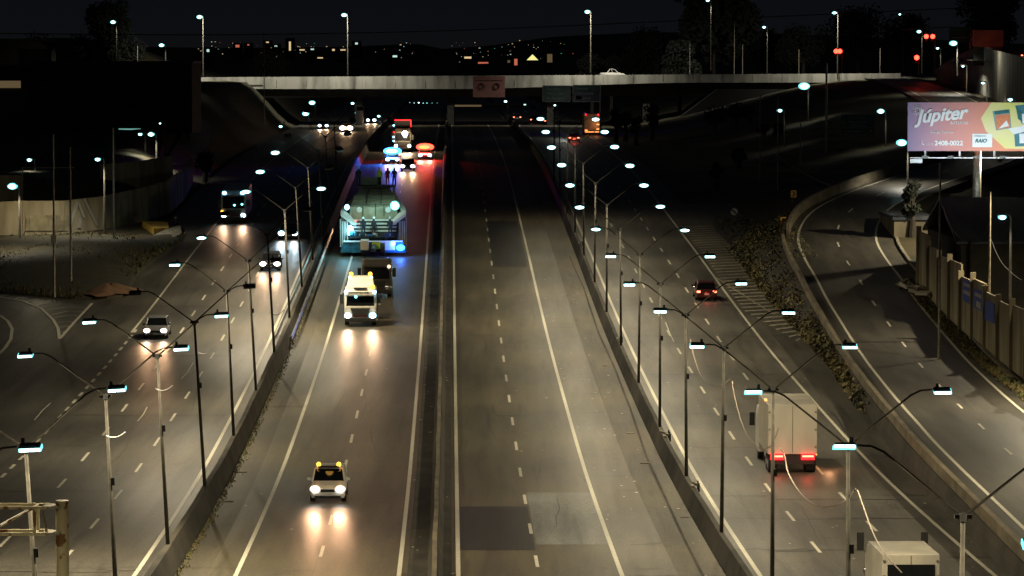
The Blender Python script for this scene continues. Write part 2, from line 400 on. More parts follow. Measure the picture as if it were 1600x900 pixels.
# left: loop road pavement, chevrons
strip('road', -64, -29.99, 60, 300, 'road_l', -.004, nu=6)
gl = MB()
def poly_line(pts, w, gg, dz=.02):
    q = [ground(*p) for p in pts]; out = []
    for i, p in enumerate(q):
        d = (q[min(i+1, len(q)-1)] - q[max(i-1, 0)]); d.z = 0; d.normalize(); nrm = Vector((d.y, -d.x, 0))
        out += [p + nrm*w/2 + Vector((0, 0, dz)), p - nrm*w/2 + Vector((0, 0, dz))]
    gg.add(out, [(2*i, 2*i+1, 2*i+3, 2*i+2) for i in range(len(q)-1)])
poly_line([(-60, 452), (0, 465), (38, 472), (65, 483), (83, 500), (91, 515), (93, 530)], .25, gl)
poly_line([(93, 530), (118, 502), (144, 475)], .25, gl)
poly_line([(0, 494), (12, 502), (19, 515), (17, 530), (8, 545), (-8, 560)], .25, gl)
for a in ([(72, 485), (103, 481), (134, 481)], [(81, 492), (105, 487), (128, 488)], [(86, 497), (106, 494), (121, 495)], [(91, 504), (106, 503), (116, 505)], [(94, 512), (104, 510), (110, 512)], [(95, 520), (99, 519), (103, 521)],
          [(56, 479), (64, 476), (73, 475)], [(42, 473), (50, 470), (57, 470)], [(22, 469), (30, 466), (36, 466)], [(0, 464), (6, 463), (14, 462)]): poly_line(a, .22, gl)
tag(gl.build('chevron_markings', 'paint'), kind='structure')
# long pale scratches and litter specks on the road
gs = MB()
for p in ([(54, 658), (66, 643), (79, 631)], [(215, 660), (224, 648), (230, 637)], [(283, 593), (293, 583), (302, 567)], [(1040, 505), (1046, 520), (1053, 535)]): poly_line(p, .07, gs)
for _ in range(260):
    y = random.uniform(140, 330); u = random.choice([random.uniform(-12, 12), random.uniform(7.6, 11.8), random.uniform(13, 27), random.uniform(-2, 0)])
    X = UX(u, y); s_ = random.uniform(.03, .11); z = P(y)+.02; a = random.uniform(0, 3)
    gs.add([(X+s_*math.cos(a+t), y+1.6*s_*math.sin(a+t), z) for t in (0, 1.6, 3.1, 4.7)], [(0, 1, 2, 3)])
tag(gs.build('road_litter', 'paint'), 'pale specks and scratches scattered over the asphalt', 'litter', kind='stuff')
# seams across
gq = MB()
for (x0, x1, y) in ((1065, 1180, 700), (1105, 1200, 776), (1140, 1260, 859), (1200, 1420, 782), (1340, 1500, 714), (1200, 1360, 862), (1480, 1600, 872), (985, 1105, 851), (285, 395, 417), (335, 400, 350)):
    poly_line([(x0 + (x1-x0)*k/6, y + random.uniform(-1, 1)) for k in range(7)], .22, gq, .010)
rc = random.Random(21)
def crack(u, y, L, w, long=True):
    n = 9; rows = []
    for k in range(n):
        t = k/(n-1); ww = w*(.4+.6*math.sin(t*math.pi)) ; du = rc.uniform(-.07, .07)
        if long: uu, yy = u+du+.25*math.sin(t*3+u), y+L*t; rows += [(UX(uu-ww/2, yy), yy, P(yy)+.010), (UX(uu+ww/2, yy), yy, P(yy)+.010)]
        else: uu, yy = u+L*t, y+du*3; rows += [(UX(uu, yy-ww), yy-ww, P(yy-ww)+.010), (UX(uu, yy+ww), yy+ww, P(yy+ww)+.010)]
    gq.add(rows, [(2*i, 2*i+1, 2*i+3, 2*i+2) if long else (2*i, 2*i+2, 2*i+3, 2*i+1) for i in range(n-1)])
for _ in range(60):
    y = rc.uniform(140, 300); u = rc.choice([rc.uniform(-9, -2.6), rc.uniform(.8, 9.5), rc.uniform(13.8, 26), rc.uniform(-27, -14.5), rc.uniform(-9, 9)])
    if rc.random() < .6: crack(u, y, rc.uniform(4, 22), rc.uniform(.03, .07))
    else: crack(u, y, rc.uniform(1.2, 3.4), rc.uniform(.05, .12), False)
for y in range(146, 330, 24): crack(13.6, y+rc.uniform(-3, 3), 10 if y % 48 == 2 else 13, .10, False)
for y in range(150, 330, 34): crack(-27, y+rc.uniform(-3, 3), 13, .09, False)
for y in range(150, 300, 41): crack(7.7, y+rc.uniform(-3, 3), 4, .08, False)
tag(gq.build('road_seams', 'patch'), kind='structure')
go2 = MB()
poly_line([(912, 450), (935, 520), (960, 575), (985, 640), (1010, 715), (1040, 780), (1070, 845), (1100, 905)], .14, go2, .012)
poly_line([(890, 400), (900, 425), (912, 450)], .10, go2, .012)
tag(go2.build('gutter_joint', 'conc_dark'), kind='structure')
for (x, y) in ((880, 727), (905, 725),): pass
gd = MB()
for (x, y, w) in ((1008, 725, 18), (985, 678, 16), (1070, 810, 14), (375, 739, 26), (352, 786, 28), (945, 573, 10)):
    p = ground(x, y); gd.box((p.x, p.y, p.z+.03), (w/27*.8, .35, .05))
tag(gd.build('drain_covers', 'conc'), kind='structure')

# ramp deck
def ramp_sec(offs, name, m, i0=0, i1=None, kind='structure', extra=None):
    g = MB(); rows = []; pts = RC[i0:i1]
    for i, p in enumerate(pts):
        d = pts[min(i+1, len(pts)-1)] - pts[max(i-1, 0)]; d.z = 0; d.normalize(); n = Vector((d.y, -d.x, 0))
        rows.append([p + n*o + Vector((0, 0, z)) for o, z in offs])
    closed = len(offs) > 3
    g.loft(rows, closed=closed, cap=closed)
    return g.build(name, m)
tag(ramp_sec([(-5.0, 0), (5.2, 0)], 'slip_road', 'road_ramp'), kind='structure')
def ramp_line(o, w, dz=.014, i0=0, i1=None):
    return [(o-w/2, dz), (o+w/2, dz)]
tag(ramp_sec(ramp_line(-3.5, .2), 'ramp_markings', 'paint'), kind='structure')
tag(ramp_sec(ramp_line(3.5, .2), 'ramp_markings', 'paint'), kind='structure')
tag(ramp_sec([(3.62, .012), (5.2, .012)], 'ramp_gutter', 'conc_dark'), kind='structure')
tag(ramp_sec([(5.2, -.2), (5.2, .22), (5.45, .22), (5.45, -.2)], 'kerb', 'conc', i1=96), kind='structure')
tag(ramp_sec([(5.45, .10), (7.4, .12)], 'pavement', 'grass', i1=96), kind='structure')
rl = MB(); acc = 0; nxt = 7.0; segs = RC
for i in range(len(segs)-1):
    a, b = segs[i], segs[i+1]; L = (b-a).length
    while nxt < acc + L and nxt + 3 < acc + L + 3:
        t = (nxt-acc)/L; p = a.lerp(b, t); d = (b-a).normalized(); n = Vector((d.y, -d.x, 0)).normalized()*.08; z = Vector((0, 0, .022))
        q = p + d*3; rl.add([p-n+z, p+n+z, q+n+z, q-n+z], [(0, 1, 2, 3)]); nxt += 12
    acc += L
tag(rl.build('ramp_lane_markings', 'paint'), kind='structure')
# ramp edge kerb wall (pale) and retaining wall
o = ramp_sec([(-4.75, -.4), (-4.75, .5), (-4.72, .55), (-5.0, .55), (-5.0, -.4)], 'parapet', 'conc_top', i1=84)
tag(o, 'low pale concrete edge wall along the left side of the slip road', 'barrier')
o = ramp_sec([(-4.3, -.2), (-4.3, .95), (-4.6, .95), (-4.6, -.2)], 'barrier_wall', 'conc_top', i0=78, i1=120)
tag(o, 'curved stained concrete barrier on the outside of the slip road bend', 'barrier')
g = MB(); secs = []
for k in range(60):
    y = 60 + k*4.4
    if y > 318: break
    r = ramp_at(y); top = max(r.z + .0, P(y)+.5); X0 = 27.2 - SK(y); Xt = r.x - 5.03
    X0 = min(X0, Xt - .2)
    secs.append([Vector((X0, y, P(y)-.3)), Vector((X0+.15*(Xt-X0), y, P(y)+.55*(top-P(y)))), Vector((Xt-.05, y, top-.02)), Vector((Xt+.3, y, top-.02)), Vector((Xt+.3, y, P(y)-.3))])
g.loft(secs)
tag(g.build('retaining_wall', 'conc_dark'), 'dark stained retaining wall holding up the slip road beside the right hand road', 'wall')

# ---------------------------------------------------------------- barriers between roads
def extr(name, prof, ya, yb, m, label, cat, step=6, parent=None):
    g = MB(); n = int((yb-ya)/step); secs = []
    for i in range(n+1):
        y = ya+(yb-ya)*i/n; w = .02*math.sin(y*.31)
        secs.append([Vector((UX(u, y)+w, y, P(y)+z)) for u, z in prof])
    g.loft(secs); o = g.build(name, m, parent)
    return tag(o, label, cat) if label else o
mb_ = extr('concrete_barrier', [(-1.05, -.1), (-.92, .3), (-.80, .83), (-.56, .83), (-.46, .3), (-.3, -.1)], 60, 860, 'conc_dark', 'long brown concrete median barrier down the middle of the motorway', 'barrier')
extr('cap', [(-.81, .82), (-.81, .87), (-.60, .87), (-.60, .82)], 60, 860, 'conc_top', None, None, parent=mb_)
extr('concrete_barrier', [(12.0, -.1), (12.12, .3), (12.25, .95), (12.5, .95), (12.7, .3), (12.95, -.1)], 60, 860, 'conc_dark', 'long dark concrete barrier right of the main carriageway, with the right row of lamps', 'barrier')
extr('concrete_barrier', [(-13.0, -.1), (-12.8, .5), (-12.62, 1.05), (-12.35, 1.05), (-12.15, .3), (-12.0, -.1)], 60, 860, 'conc_dark', 'long dark concrete barrier left of the main carriageway, with the left row of lamps', 'barrier')
# guard rails on the left barrier
ge = empty('guard_rail', (UX(-12, 300), 300, P(300)), 0, 'bright steel guard rail along the left barrier beside the oversize convoy', 'guard rail')
for u in (-11.85, -13.1):
    g = MB(); secs = []
    for k in range(24):
        y = 258 + k*4; c = Vector((UX(u, y), y, P(y))) - ge.location
        secs.append([c+Vector((a, 0, b)) for a, b in ((0, .55), (.07, .62), (0, .7), (.07, .78), (0, .87), (-.05, .87), (-.05, .55))])
    g.loft(secs); g.build('rail_beam', 'rail', ge)
for k in range(24):
    y = 258+k*4; p = Vector((UX(-11.95, y), y, P(y)+.4)) - ge.location
    MB().box(p, (.12, .15, .85)).build('rail_post', 'steel', ge)
# broken things on the right barrier
for k, (x, y, lab) in enumerate([(1040, 712, 'broken pale barrier fittings on the right barrier, nearer clump'), (1082, 792, 'bent pale bracket on the right barrier nearest the camera'), (965, 553, 'small pale bracket on the right barrier by the fourth lamp base'), (905, 398, 'tiny pale bracket far along the right barrier')]):
    p = ground(x, y); b = empty('bracket', (12.35-SK(p.y), p.y, P(p.y)+.95), 0, lab, 'bracket')
    for q in range(3 if k == 0 else 2):
        MB().box((-.1+.2*(q % 2), -1+q*1.1, .22), (.14, .8, .12), rz=.2*q).build('plate', 'conc', b)
        MB().box((.25, -.6+q, .1), (.08, .1, .45)).build('post', 'dark', b)

# ---------------------------------------------------------------- street lamps, double arm
LAMPC = (1.0, .86, .58)
def lamp_part(t, side, lit=True, seen=True, power=1.0, big=1.0):
    s_ = side; arm = MB()
    pts = [(0, 0, 9.35), (s_*.12, 0, 9.5), (s_*1.95, 0, 10.98), (s_*2.25, 0, 11.12), (s_*2.6, 0, 11.14)]
    arm.tube(pts, [.042, .04, .033, .03, .03], 6)
    a = arm.build('arm', 'pole', t)
    h = MB(); tilt = Euler((R(14) if seen else R(-14), 0, 0))
    h.box((s_*2.90, 0, 11.16), (.66 if big > .85 else .54, .28, .07), rot=tilt, top=(.86, .7)); h.tube([(s_*2.75, 0, 11.18), (s_*2.75, 0, 11.34)], .05, 6)
    ho = h.build('luminaire', 'housing', t)
    l = MB(); c = Vector((s_*2.92, 0, 11.16)); Rm = tilt.to_matrix()
    l.box(c + Rm @ Vector((0, 0, -.10*big)), (.60*(.7+.3*big), .30, .12*big), rot=tilt, m=0, top=(.98, .98))
    for q in (-.14, .14):
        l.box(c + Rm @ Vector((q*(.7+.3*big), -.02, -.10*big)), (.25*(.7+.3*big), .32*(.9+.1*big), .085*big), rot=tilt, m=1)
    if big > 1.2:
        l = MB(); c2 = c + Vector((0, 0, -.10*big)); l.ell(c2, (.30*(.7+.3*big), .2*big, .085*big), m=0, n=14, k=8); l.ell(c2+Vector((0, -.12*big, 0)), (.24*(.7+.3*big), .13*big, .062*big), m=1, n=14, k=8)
    l.build('lens', ['ledhalo', 'led'] if lit else ['housing', 'dark'], ho)
    if lit:
        v_ = random.uniform(.82, 1.18); power *= v_
        light('AREA', (s_*2.95, 0, 10.98 - .16*(big-1) - .03), 620*power*POWER, LAMPC, t, target=(s_*3.3, 0, 0), shape='RECTANGLE', size=.5, size_y=.25, spread=R(165))
def mk_lamp(power, litL, litR, seenL=True, seenR=True, big=1.0):
    t = empty('street_lamp')
    MB().tube([(0, 0, 0), (0, 0, 4.5), (0, 0, 9.45)], [.095, .078, .058], 8).build('pole', 'pole', t, smooth=True)
    j = MB(); j.tube([(0, 0, 9.3), (0, 0, 9.5)], .11, 8); j.box((0, 0, 9.42), (.42, .12, .1)); j.build('bracket', 'dark', t)
    MB().box((.1, 0, 6.2), (.14, .12, .28)).build('clamp', 'dark', t)
    lamp_part(t, -1, litL, seenL, power, big); lamp_part(t, 1, litR, seenR, power, big); return t
rightY = [58.0, 83.8, 106.7, 132.5, 157.5] + [157.5 + 23.3*(i+1) for i in range(11)]
leftY = [59, 82.4] + [105.7 + 23.3*i for i in range(13)]
def fall(Y): return 1.0 if Y < 285 else max(.06, 1.0 - (Y-285)/110*.94)
def bigf(Y): return .72 + .28*sst(Y, 90, 180) + 1.3*sst(Y, 180, 330)  # far lenses enlarged with distance to stand in for bloom
for i, Y in enumerate(rightY):
    lit = True
    t = mk_lamp(fall(Y), i < 14 or i == 16, i < 14, seenL=(i not in (1, 2)), seenR=True, big=bigf(Y))
    t.location = (UX(12.37, Y), Y, P(Y)); t.rotation_euler = (0, R(.6*math.sin(i*2.1)), -.0178 + .03*math.sin(i*1.7))
    t.location.z += .6 if i == 0 else 0; t.location.x += .45 if i == 0 else 0
    tag(t, 'double-armed street lamp on the right barrier, %s in that row from the camera' % ORD[i], 'street lamp', 'double-armed street lamps on the right barrier')
for i, Y in enumerate(leftY):
    offR = i in (5, 6, 7, 8, 10) or i > 10; offL = i in (5, 8) or i > 11
    t = mk_lamp(fall(Y-45)*1.7, not offL, not offR, big=bigf(Y))
    t.location = (UX(-12.45, Y), Y, P(Y)); t.rotation_euler = (0, R(-2.9 + .5*math.sin(i*2.3)), -.0178)
    tag(t, 'left-leaning double-armed street lamp on the left barrier, %s in that row from the camera' % ORD[i], 'street lamp', 'double-armed street lamps on the left barrier')

# single street lamps further off
def far_lamp(x, y, Y, yb, label, size=1.0, power=0, col='led', lean=0, arm=.5, out=0, group='single street lamps around the junction'):
    p = at(x, y, Y); zb = at(x, yb, Y).z; t = empty('street_lamp', (p.x+arm, Y, zb), 0, label, 'street lamp', group)
    H = p.z - zb
    MB().tube([(0, 0, 0), (0, 0, H*.6), (0, 0, H-.1), (-arm*.3, 0, H+.15), (-arm, 0, H+.15)], [.13, .1, .08, .06, .05], 6).build('pole', 'pole', t)
    MB().box((-arm-.15, 0, H+.13), (.9, .4, .12), top=(.8, .7)).build('luminaire', 'housing', t)
    r = .42*size; l = MB(); l.ell((-arm-.15, 0, H-.06), (r, r*.9, r*.62), m=0, n=12, k=6); l.ell((-arm-.15, -.12*size-r*.4, H-.08), (r*.62, r*.66, r*.42), m=1, n=10, k=6)  # oversized glowing bowls take the place of bloom on far lamps
    l.build('lens', ['ledhalo', col], t, smooth=True)
    if power: light('SPOT', (-arm-.15, -1.2-out, H-.5), power*POWER, (.97, .92, .76), t, target=(-arm-.15, (8 if out else -1.0), H-14 if out else 0), spot_size=R(138 if out else 140), spot_blend=.7, shadow_soft_size=.3)
    return t
FL = [(178, 34, 640, 112, 'street lamp before the dark tree at the far left', 1.25, 1500), (254, 70, 560, 124, 'shorter leaning street lamp left of the bridge end', 1.1, 900),
      (313, 26, 672, 119, 'tall street lamp standing at the left end of the bridge', 1.35, 4200), (539, 23, 674, 118, 'tall street lamp on the bridge above the oncoming traffic', 1.35, 4200),
      (919, 18, 676, 114, 'tall street lamp on the bridge above the green signs', 1.35, 4200), (1107, 0, 690, 110, 'street lamp cut by the top edge before the big tree', 1.0, 3600),
      (1195, 42, 690, 115, 'curved street lamp right of the big tree', .9, 1500), (1305, 20, 676, 124, 'tall thin street lamp at the right end of the bridge', 1.2, 3200),
      (1407, 22, 760, 118, 'dim street lamp above the right junction', .7, 0), (1437, 49, 700, 115, 'bright street lamp beside the paired red traffic lights', 1.2, 1500),
      (1466, 75, 690, 116, 'small street lamp right of the red traffic lights', .8, 800), (1491, 67, 560, 118, 'large bright street lamp before the retaining wall of the upper road', 1.6, 5000),
      (1258, 134, 520, 232, 'very bright floodlight above the dark right bank', 2.1, 500), (1220, 172, 470, 300, 'small street lamp on the dark right bank', .9, 120),
      (1378, 173, 430, 262, 'street lamp right of the green direction sign', 1.15, 500), (1411, 222, 352, 300, 'bright lamp at the lower left corner of the advertising board', 1.35, 1900),
      (1569, 338, 262, 470, 'lone yard lamp over the dark building at right', .8, 700), (1506, 103, 560, 150, 'small lamp on the pale retaining wall, upper one', .6, 600),
      (1537, 129, 520, 170, 'small lamp on the pale retaining wall, lower one', .65, 700), (1580, 155, 480, 200, 'lamp just above the advertising board', .9, 600),
      (22, 290, 330, 372, 'large bright yard lamp at the left edge', 1.2, 2600), (48, 249, 400, 300, 'greenish yard lamp behind the left wall', .75, 250),
      (155, 248, 351, 366, 'yard lamp at the corner of the upper left wall', .75, 3600), (238, 209, 480, 252, 'street lamp at the foot of the lit hill street', 1.05, 2600),
      (221, 209, 520, 238, 'smaller lamp left of the hill street lamp', .7, 100), (287, 168, 560, 215, 'street lamp half way up the hill street', 1.0, 3000),
      (289, 191, 520, 225, 'street lamp in the bend of the hill street', 1.0, 3600), (269, 163, 600, 190, 'little lamp beside the dark building on the left hill', .6, 0),
      (237, 175, 560, 200, 'little lamp under the eaves of the left hill building', .55, 0), (252, 192, 540, 240, 'tiny lamp on a bent post on the left hill', .35, 0),
      (290, 147, 640, 170, 'tiny lamp under the left end of the bridge', .5, 0), (513, 382 - 364, 2, 3, '', 0, 0)]
def _tg(x, y):
    r_ = ray(x, y); Y_ = 120.0
    while Y_ < 1500 and CAMZ + r_.z/r_.y*Y_ > T(r_.x/r_.y*Y_, Y_): Y_ += .5
    return Y_
for x, y, Y, yb, lab, sz, pw in FL[:-1]:
    if 'hill' in lab and 'little' not in lab: Y = _tg(x+3, yb); print('hill lamp', x, Y)
    br = 'bridge' in lab and pw > 3000
    far_lamp(x, y, Y, yb, lab, sz, pw*(2.7 if br else .55), out=2.5 if br else 0)
for (X, Y, pw, lab) in ((47.5, 305, 6000, 'added unseen street lamp beyond the right edge behind the dark warehouse'), (42, 250, 4200, 'added unseen street lamp beyond the right edge behind the panel wall'), (37.5, 212, 3600, 'unseen street lamp beyond the right edge, nearer one'), (36.5, 172, 3200, 'unseen street lamp beyond the right edge by the slip road'), (36.0, 140, 2600, 'unseen street lamp beyond the right edge, nearest one')):  # out-of-view lamps added to light the slip road
    t = empty('street_lamp', (X, Y, ramp_at(Y).z), 0, lab, 'street lamp', 'unseen street lamps beyond the right edge'); MB().tube([(0, 0, 0), (0, 0, 10)], [.12, .07], 8).build('pole', 'pole', t)
    MB().tube([(0, 0, 10), (-2.4, 0, 10.8)], .05, 6).build('arm', 'pole', t); MB().box((-2.7, 0, 10.8), (.9, .35, .12)).build('luminaire', 'housing', t)
    light('AREA', (-2.7, 0, 10.65), pw*.60*POWER, LAMPC, t, target=(-5, 0, 0), shape='RECTANGLE', size=.5, size_y=.25, spread=R(165))

# ---------------------------------------------------------------- bridge
bx0, bx1, BY = -66.5, 76.0, 680.0
b = empty('bridge', (0, BY, 0), 0, 'long pale concrete overpass crossing the whole motorway', 'bridge')
g = MB()
def zt(X): return at(X/BY*F+800, 121 - (X+66)/140*6.5, BY).z
def zb(X): 
    px = X/BY*F+800
    return at(px, 147 - 8*sst(px, 285, 345) - 0*sst(px, 345, 900) - 10*sst(px, 700, 1100), BY).z
secs = []
for k in range(49):
    X = bx0+(bx1-bx0)*k/48; secs.append([Vector((X, -.2, zb(X))), Vector((X, -.25, zt(X))), Vector((X, .1, zt(X))), Vector((X, .1, zb(X)))])
g.loft(secs); g.build('parapet', 'bridge', b)
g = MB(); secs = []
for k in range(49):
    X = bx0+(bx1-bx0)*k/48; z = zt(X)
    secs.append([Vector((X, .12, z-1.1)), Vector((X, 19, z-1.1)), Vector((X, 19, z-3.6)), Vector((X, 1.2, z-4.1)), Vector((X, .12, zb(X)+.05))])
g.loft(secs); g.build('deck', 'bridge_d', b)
g = MB()
for k in range(24): g.box((bx0+3+k*(bx1-bx0)/24.5, -.26, zb(bx0+3+k*(bx1-bx0)/24.5)+.9), (.05, .03, 1.4))
g.build('joint', 'conc_dark', b)
g = MB(); g.box((-53, -.27, zt(-53)-1.65), (8.5, .04, .28)); g.build('slot', 'dark', b)
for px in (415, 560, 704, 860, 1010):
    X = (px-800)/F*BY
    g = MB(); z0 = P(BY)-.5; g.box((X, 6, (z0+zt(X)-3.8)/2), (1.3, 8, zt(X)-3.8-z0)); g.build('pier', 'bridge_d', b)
g = MB(); secs = []
for k in range(49):
    X = bx0+(bx1-bx0)*k/48; secs.append([Vector((X, 18.8, zt(X)-1.2)), Vector((X, 18.8, zt(X)-.1)), Vector((X, 19.1, zt(X)-.1)), Vector((X, 19.1, zt(X)-1.2))])
g.loft(secs); g.build('parapet', 'conc_wall', b)
# abutments
for xa, xb_, lab in ((-66.6, -46, 'dark left abutment bank'), (30, 76, 'r')):
    g = MB(); X0, X1 = (xa, xb_); zz = zt((X0+X1)/2)-3.0
    sl = 14 if xa < 0 else -14
    if xa < 0: ps = [(X0, 3), (X1-12, 3), (X1, 3), (X0, 3)]; prof = [(X0, zz), (X1-10, zz), (X1, P(BY)-.5), (X0, P(BY)-.5)]
    else: prof = [(X0, P(BY)-.5), (X0+10, zz), (X1, zz), (X1, P(BY)-.5)]
    g.loft([[Vector((x, yy, z)) for x, z in prof] for yy in (-3, 18)]); g.build('abutment', 'dark', b)
# pink sheet sign on the bridge
sg = empty('sign', at(764, 152, 677), 0, 'large pale pinkish sheet sign with two rings, hung on the overpass', 'sign')
wv = 50/F*677; hv = 33/F*677
MB().box((0, 0, hv/2), (wv, .12, hv)).build('panel', 'sign_p', sg)
for s_ in (-1, 1):
    pts = [(s_*wv*.24 + .55*math.cos(a*math.pi/8), -.1, hv*.52 + .55*math.sin(a*math.pi/8)) for a in range(17)]
    MB().tube(pts, .07, 5).build('ring', 'conc_dark', sg)
MB().box((0, -.08, hv*.8), (wv*.86, .03, .08)).build('rule', 'conc_dark', sg)

def text(s_, size, loc, m, parent, name='lettering', shear=0, bold=.0, rz=0, sx=1):
    c = bpy.data.curves.new('t', 'FONT'); c.body = s_; c.size = size; c.shear = shear; c.offset = bold; c.extrude = .01; c.align_x = 'LEFT'
    o = bpy.data.objects.new('t', c); COL.objects.link(o); bpy.context.view_layer.update()
    me = bpy.data.meshes.new_from_object(o.evaluated_get(bpy.context.evaluated_depsgraph_get())); bpy.data.objects.remove(o)
    me.materials.clear(); me.materials.append(M[m])
    q = bpy.data.objects.new(name, me); COL.objects.link(q); q.location = loc; q.rotation_euler = (R(90), 0, rz); q.scale = (sx, 1, 1); q.parent = parent
    return q
# green gantry signs before the bridge
for (x0, x1, y0, y1, lab, lines, top) in ((848, 891, 134, 159, 'green direction sign on the gantry, left one of the pair', ('Guarulhos', '? Ferraz Vasc.', 'Av. Monteiro'), 'sign_g'),
                                (895, 938, 133, 159, 'green and dark blue direction sign on the gantry, right one of the pair', ('Retorno', 'Internacional', 'Aeroporto'), 'sign_g')):
    Y = 600; a = at(x0, y1, Y); c = at(x1, y0, Y); w = c.x-a.x; h = c.z-a.z
    s_ = empty('road_sign', a, 0, lab, 'road sign', 'gantry signs before the bridge')
    MB().box((w/2, 0, h/2), (w, .1, h)).build('panel', top, s_)
    if x0 > 890: MB().box((w/2, -.07, h*.38), (w*.96, .04, h*.66)).build('panel', 'sign_b', s_)
    fr = MB()
    for q in (0, 1): fr.box((w/2, -.03, h*q), (w, .16, .09)); fr.box((w*q, -.03, h/2), (.09, .16, h))
    fr.build('frame', 'textdim', s_)
    for k, t_ in enumerate(lines): text(t_, .55, (w*.14, -.12, h*(.74-.29*k)), 'textdim', s_)
gt = empty('sign_gantry', at(938, 200, 600.5), 0, 'thin steel gantry carrying the two green direction signs', 'gantry')
g = MB(); g.tube([(0, .4, -1), (0, .4, 7.5)], .16, 8); g.build('post', 'steel', gt)
g = MB(); g.tube([(0, .4, 6.2), (-10, .4, 6.2)], .09, 6); g.tube([(0, .4, 5), (-10, .4, 5)], .09, 6); g.build('truss', 'steel', gt)

# green sign on right bank
a = at(1314, 210, 440); c = at(1367, 179, 440); w = c.x-a.x; h = c.z-a.z
s_ = empty('road_sign', a, 0, 'green direction sign with arrows on the dark right bank', 'road sign')
MB().box((w/2, 0, h/2), (w, .1, h)).build('panel', 'sign_g', s_)
MB().box((w/2, -.08, h*.33), (w*.98, .04, .05)).build('rule', 'textdim', s_)
text('Av. P. Dutra', .42, (w*.22, -.1, h*.78), 'textdim', s_); text('Marginal Tiete', .42, (w*.22, -.1, h*.58), 'textdim', s_); text('Rodoviária', .42, (w*.3, -.1, h*.40), 'textdim', s_); text('Pres. Dutra', .42, (w*.12, -.1, h*.10), 'textdim', s_)
for (px, pz, an) in ((.1, .6, 2.3), (.85, .14, .8)):
    g = MB(); dx, dz = math.cos(an), math.sin(an); c0 = Vector((w*px, -.1, h*pz))
    g.tube([c0-Vector((dx, 0, dz))*.25, c0+Vector((dx, 0, dz))*.25], .05, 5); tip = c0+Vector((dx, 0, dz))*.3
    g.tube([tip, tip-Vector((dx, 0, 0))*.3], .05, 5); g.tube([tip, tip-Vector((0, 0, dz))*.3], .05, 5); g.build('arrow', 'text', s_)
g = MB(); p0 = at(1291, 190, 440.4)-a; g.tube([p0, (0, .4, h*.6)], .08, 6); g.tube([Vector((p0.x, .4, -7)), Vector((p0.x, .4, 9))], .13, 8); g.build('post', 'steel', s_)

# no-turn sign, chevron signs
p = at(1147, 331, 372); s_ = empty('road_sign', (p.x, p.y, P(372)), 0, 'round white no turning sign with a red bar beyond the hatched gore', 'road sign')
hz_ = p.z-P(372)
MB().tube([(0, .1, 0), (0, .1, hz_)], .04, 6).build('post', 'steel', s_)
MB().tube([(0, .06, hz_), (0, 0, hz_)], .46, 20).build('panel', 'text', s_)
g = MB(); g.tube([(.44*math.cos(k*math.pi/10), -.03, hz_+.44*math.sin(k*math.pi/10)) for k in range(21)], .05, 5); g.tube([(-.3, -.03, hz_+.3), (.3, -.03, hz_-.3)], .05, 5); g.build('ring', 'red', s_)
g = MB(); g.tube([(.2, -.06, hz_-.2), (0, -.06, hz_+.1), (-.25, -.06, hz_+.1)], .05, 5); g.build('arrow', 'dark', s_)
for (x, y, Y, lab) in ((1224, 345, 321, 'yellow chevron sign nearest the hatched gore at the bend of the slip road'), (1240, 303, 343, 'yellow chevron sign further up the slip road bend'), (1563, 250, 385, 'dim yellow chevron sign behind the advertising board post')):
    p = at(x, y, Y); r = ramp_at(Y); z0 = T(p.x, Y)
    s_ = empty('chevron_sign', (p.x, Y, z0), 0, lab, 'road sign', 'chevron signs on the bend'); hh = p.z-z0
    MB().tube([(0, .06, 0), (0, .06, hh)], .04, 6).build('post', 'dark', s_)
    MB().box((0, 0, hh), (.55, .05, .7)).build('panel', 'sign_y', s_)
    g = MB(); g.add([(-.15, -.04, hh+.28), (.0, -.04, hh+.28), (.18, -.04, hh), (0, -.04, hh-.28), (-.15, -.04, hh-.28), (.03, -.04, hh)], [(0, 5, 2, 1), (5, 4, 3, 2)]); g.build('arrow', 'dark', s_)

# ---------------------------------------------------------------- advertising board
BYb = 300.0; a = at(1418, 236, BYb); c = at(1700, 160, BYb); w = c.x-a.x; h = c.z-a.z
bb = empty('billboard', a, 0, 'big lit advertising board for car batteries on a single thick post', 'billboard')
bm_ = bpy.data.materials.new('printed board'); bm_.use_nodes = True; n = bm_.node_tree; bs = n.nodes['Principled BSDF']; bs.inputs['Roughness'].default_value = .6
t_ = n.nodes.new('ShaderNodeTexCoord'); sx_ = n.nodes.new('ShaderNodeSeparateXYZ'); n.links.new(t_.outputs['Object'], sx_.inputs[0])
mr = n.nodes.new('ShaderNodeMapRange'); mr.inputs[1].default_value = 0; mr.inputs[2].default_value = w; n.links.new(sx_.outputs[0], mr.inputs[0])
cr = n.nodes.new('ShaderNodeValToRGB'); e = cr.color_ramp.elements; e[0].position = 0; e[0].color = (.38, .28, .48, 1); e[1].position = .55; e[1].color = (.80, .30, .18, 1)
q = e.new(.22); q.color = (.62, .28, .28, 1); n.links.new(mr.outputs[0], cr.inputs[0]); n.links.new(cr.outputs[0], bs.inputs[0])
MB().box((w/2, .15, h/2), (w, .3, h)).build('panel', bm_, bb)
k_ = BYb/F
def bp(x, y): return ((x-1418)*k_, -.02, (236-y)*k_)
M['yel'] = mat('printed yellow', (.75, .72, .22), .6, col2=(.78, .70, .40), scale=.3); M['batt'] = mat('printed battery grey', (.25, .38, .38), .6); M['batt2'] = mat('printed battery blue', (.06, .22, .28), .6)
M['bprint'] = mat('printed white', (.85, .85, .85), .6, col2=(.8, .8, .85)); M['bteal'] = mat('printed dark teal', (.03, .16, .18), .6); M['borange'] = mat('printed orange', (.75, .25, .12), .6)
